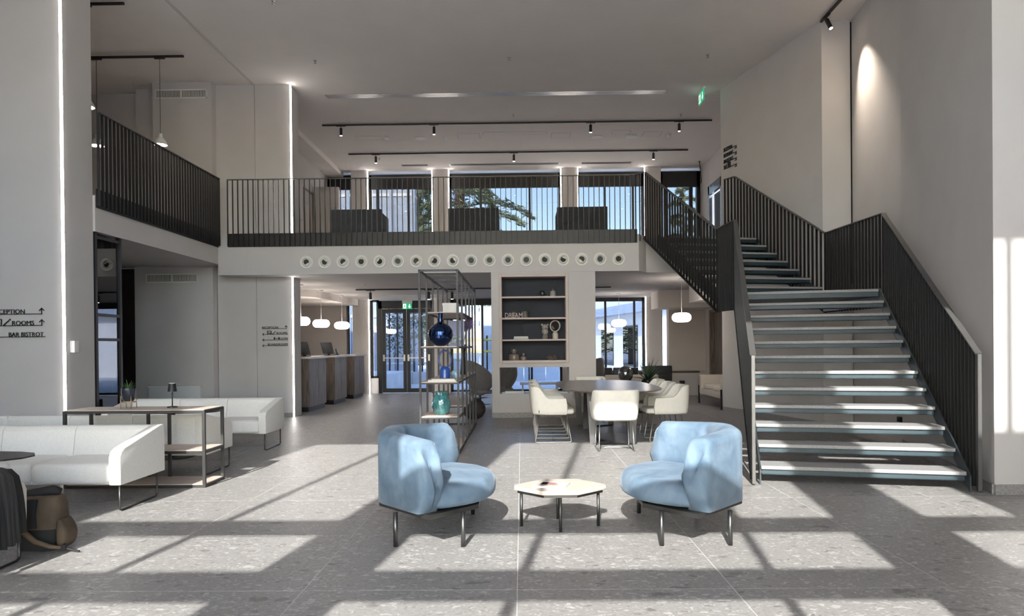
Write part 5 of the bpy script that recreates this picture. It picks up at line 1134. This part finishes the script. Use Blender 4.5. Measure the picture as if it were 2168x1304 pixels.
# courtyard: ramp wall, planter, trellis with ivy, pipes
rw = thing('ramp_wall', 'low concrete ramp wall in the courtyard behind the double door', 'wall', (-4.6, 25, 0))
MB().prism([(-6.5, 28), (-4.7, 23.2), (-4.5, 23.2), (-4.2, 28)], -.06, .45).build('wall', CONC, rw); MB().box(-4.2, -.5, 27.8, 28.1, -.06, .4).build('kerb', CONC, rw)
tr = thing('trellis', 'trellis of dark posts with climbing ivy outside the double door', 'trellis', (-4.6, 28.5, 0))
for i in range(7): MB().box(-5.5+.32*i-.03, -5.5+.32*i+.03, 28.4, 28.46, 0, 4.6).build('post', BLACKM, tr)
for z in (.7, 2.6, 4.4): MB().box(-5.6, -3.5, 28.46, 28.5, z, z+.05).build('rail', WHITEPL, tr)
rnd = random.Random(8)
def leafcloud(mb, n, fn, s):
    for _ in range(n):
        c = Vector(fn()); a = Vector((rnd.gauss(0, 1), rnd.gauss(0, 1), rnd.gauss(0, 1))).normalized(); b = a.orthogonal().normalized(); k = s*(.6+.8*rnd.random())
        mb.add([c-a*k, c+b*k*.6, c+a*k, c-b*k*.6], [(0, 1, 2, 3)])
    return mb
IVY = mat('ivy_green', (.10, .16, .06), .7, var=.5, scale=3, col2=(.30, .34, .16))
o = leafcloud(MB(), 2600, lambda: (rnd.uniform(-5.5, -3.6), 28.55+rnd.random()*.25, 1.0+3.5*rnd.random()**.7), .055).build('ivy', IVY, tr); o['kind'] = 'stuff'
pipe = thing('pipe_rail', 'yellow pipe running along the pale wall outside the right door leaf', 'pipe', (-2.6, 29.4, 1))
YEL = mat('yellow_paint', (.55, .46, .08), .5)
for z in (1.15, 1.62): MB().tube([(-3.4, 29.4, z), (.5, 29.4, z)], .045, 10).build('pipe', YEL, pipe, smooth=True)
for x_ in (-3.2, -1.4, .3): MB().box(x_-.03, x_+.03, 29.42, 29.5, -.06, 1.8).build('bracket', BLACKM, pipe)
pw_ = thing('courtyard_wall', 'pale blue screen wall standing behind the yellow pipes', 'wall', (-1, 29.8, 0))
for i in range(6): MB().box(-3.5+.9*i, -2.63+.9*i, 29.7, 29.8, -.06, 3.0).build('panel', mat('pale_blue_panel', (.55, .62, .68), .6, var=.04) if i == 0 else MAT['pale_blue_panel'], pw_)
# trees
BARK = mat('bark', (.10, .075, .055), .9, var=.3, scale=12); NEED = mat('cedar_needles', (.07, .12, .075), .8, var=.4, scale=1.2, col2=(.30, .36, .20))
def cedar(base, H, R, label, n=9, dens=150, droop=.25, seed=1):
    global rnd
    rnd = random.Random(seed); t = thing('conifer', label, 'tree', base, 'trees beyond the rear windows'); b = Vector(base)
    MB().tube([b, b+Vector((.1, 0, H*.5)), b+Vector((0, .1, H))], [R*.07, R*.05, .03], 10).build('trunk', BARK, t, smooth=True)
    br = MB(); nd = MB()
    for i in range(n*5):
        z = H*(.10+.88*(i/(n*5))); l = R*(1-(z/H))**.75*(.75+.4*rnd.random())+.3; a = i*2.4+rnd.random(); d = Vector((math.cos(a), math.sin(a), 0)); s = Vector((-d.y, d.x, 0))
        tip = b+Vector((0, 0, z))+d*l+Vector((0, 0, .12*l-droop*l)); br.tube([b+Vector((0, 0, z)), b+Vector((0, 0, z+.1*l))+d*l*.55, tip], [.05, .03, .01], 5)
        for _ in range(dens):
            u_ = rnd.random()**.7; c = b+Vector((0, 0, z+.35*l*u_*(1-u_)-droop*l*u_*u_+.12*l*u_))+d*l*u_+s*(rnd.gauss(0, 1)*.16*l*(1.15-u_))+Vector((0, 0, rnd.gauss(0, .10)-.05)); k = .15*(.6+.9*rnd.random())
            q = (d*rnd.uniform(.2, 1)+s*rnd.uniform(-1, 1)+Vector((0, 0, rnd.uniform(-.7, .2)))).normalized(); o_ = q.orthogonal().normalized()*k*.28
            nd.add([c-q*k-o_*.3, c+o_, c+q*k, c-o_], [(0, 1, 2, 3)])
    br.build('branches', BARK, t, smooth=True); o = nd.build('foliage', NEED, t); o['kind'] = 'stuff'
cedar((-3.5, 41, -.1), 18, 6.2, 'blue-green cedar filling the middle gallery window', 11, 420, seed=1)
cedar((-7.9, 56, -.1), 22, 5.4, 'dense conifer beside the blue annex', 10, 420, seed=2)
cedar((13.4, 60, -.1), 15, 4.2, 'small pale tree outside the gallery window by the lift', 8, 300, seed=3)
cedar((6.4, 67, -.1), 10, 3.6, 'distant low tree behind the white building', 8, 110, seed=5)
cedar((-.8, 52, -.1), 8, 3.4, 'distant low tree straight behind the shelf wall', 8, 110, seed=6)
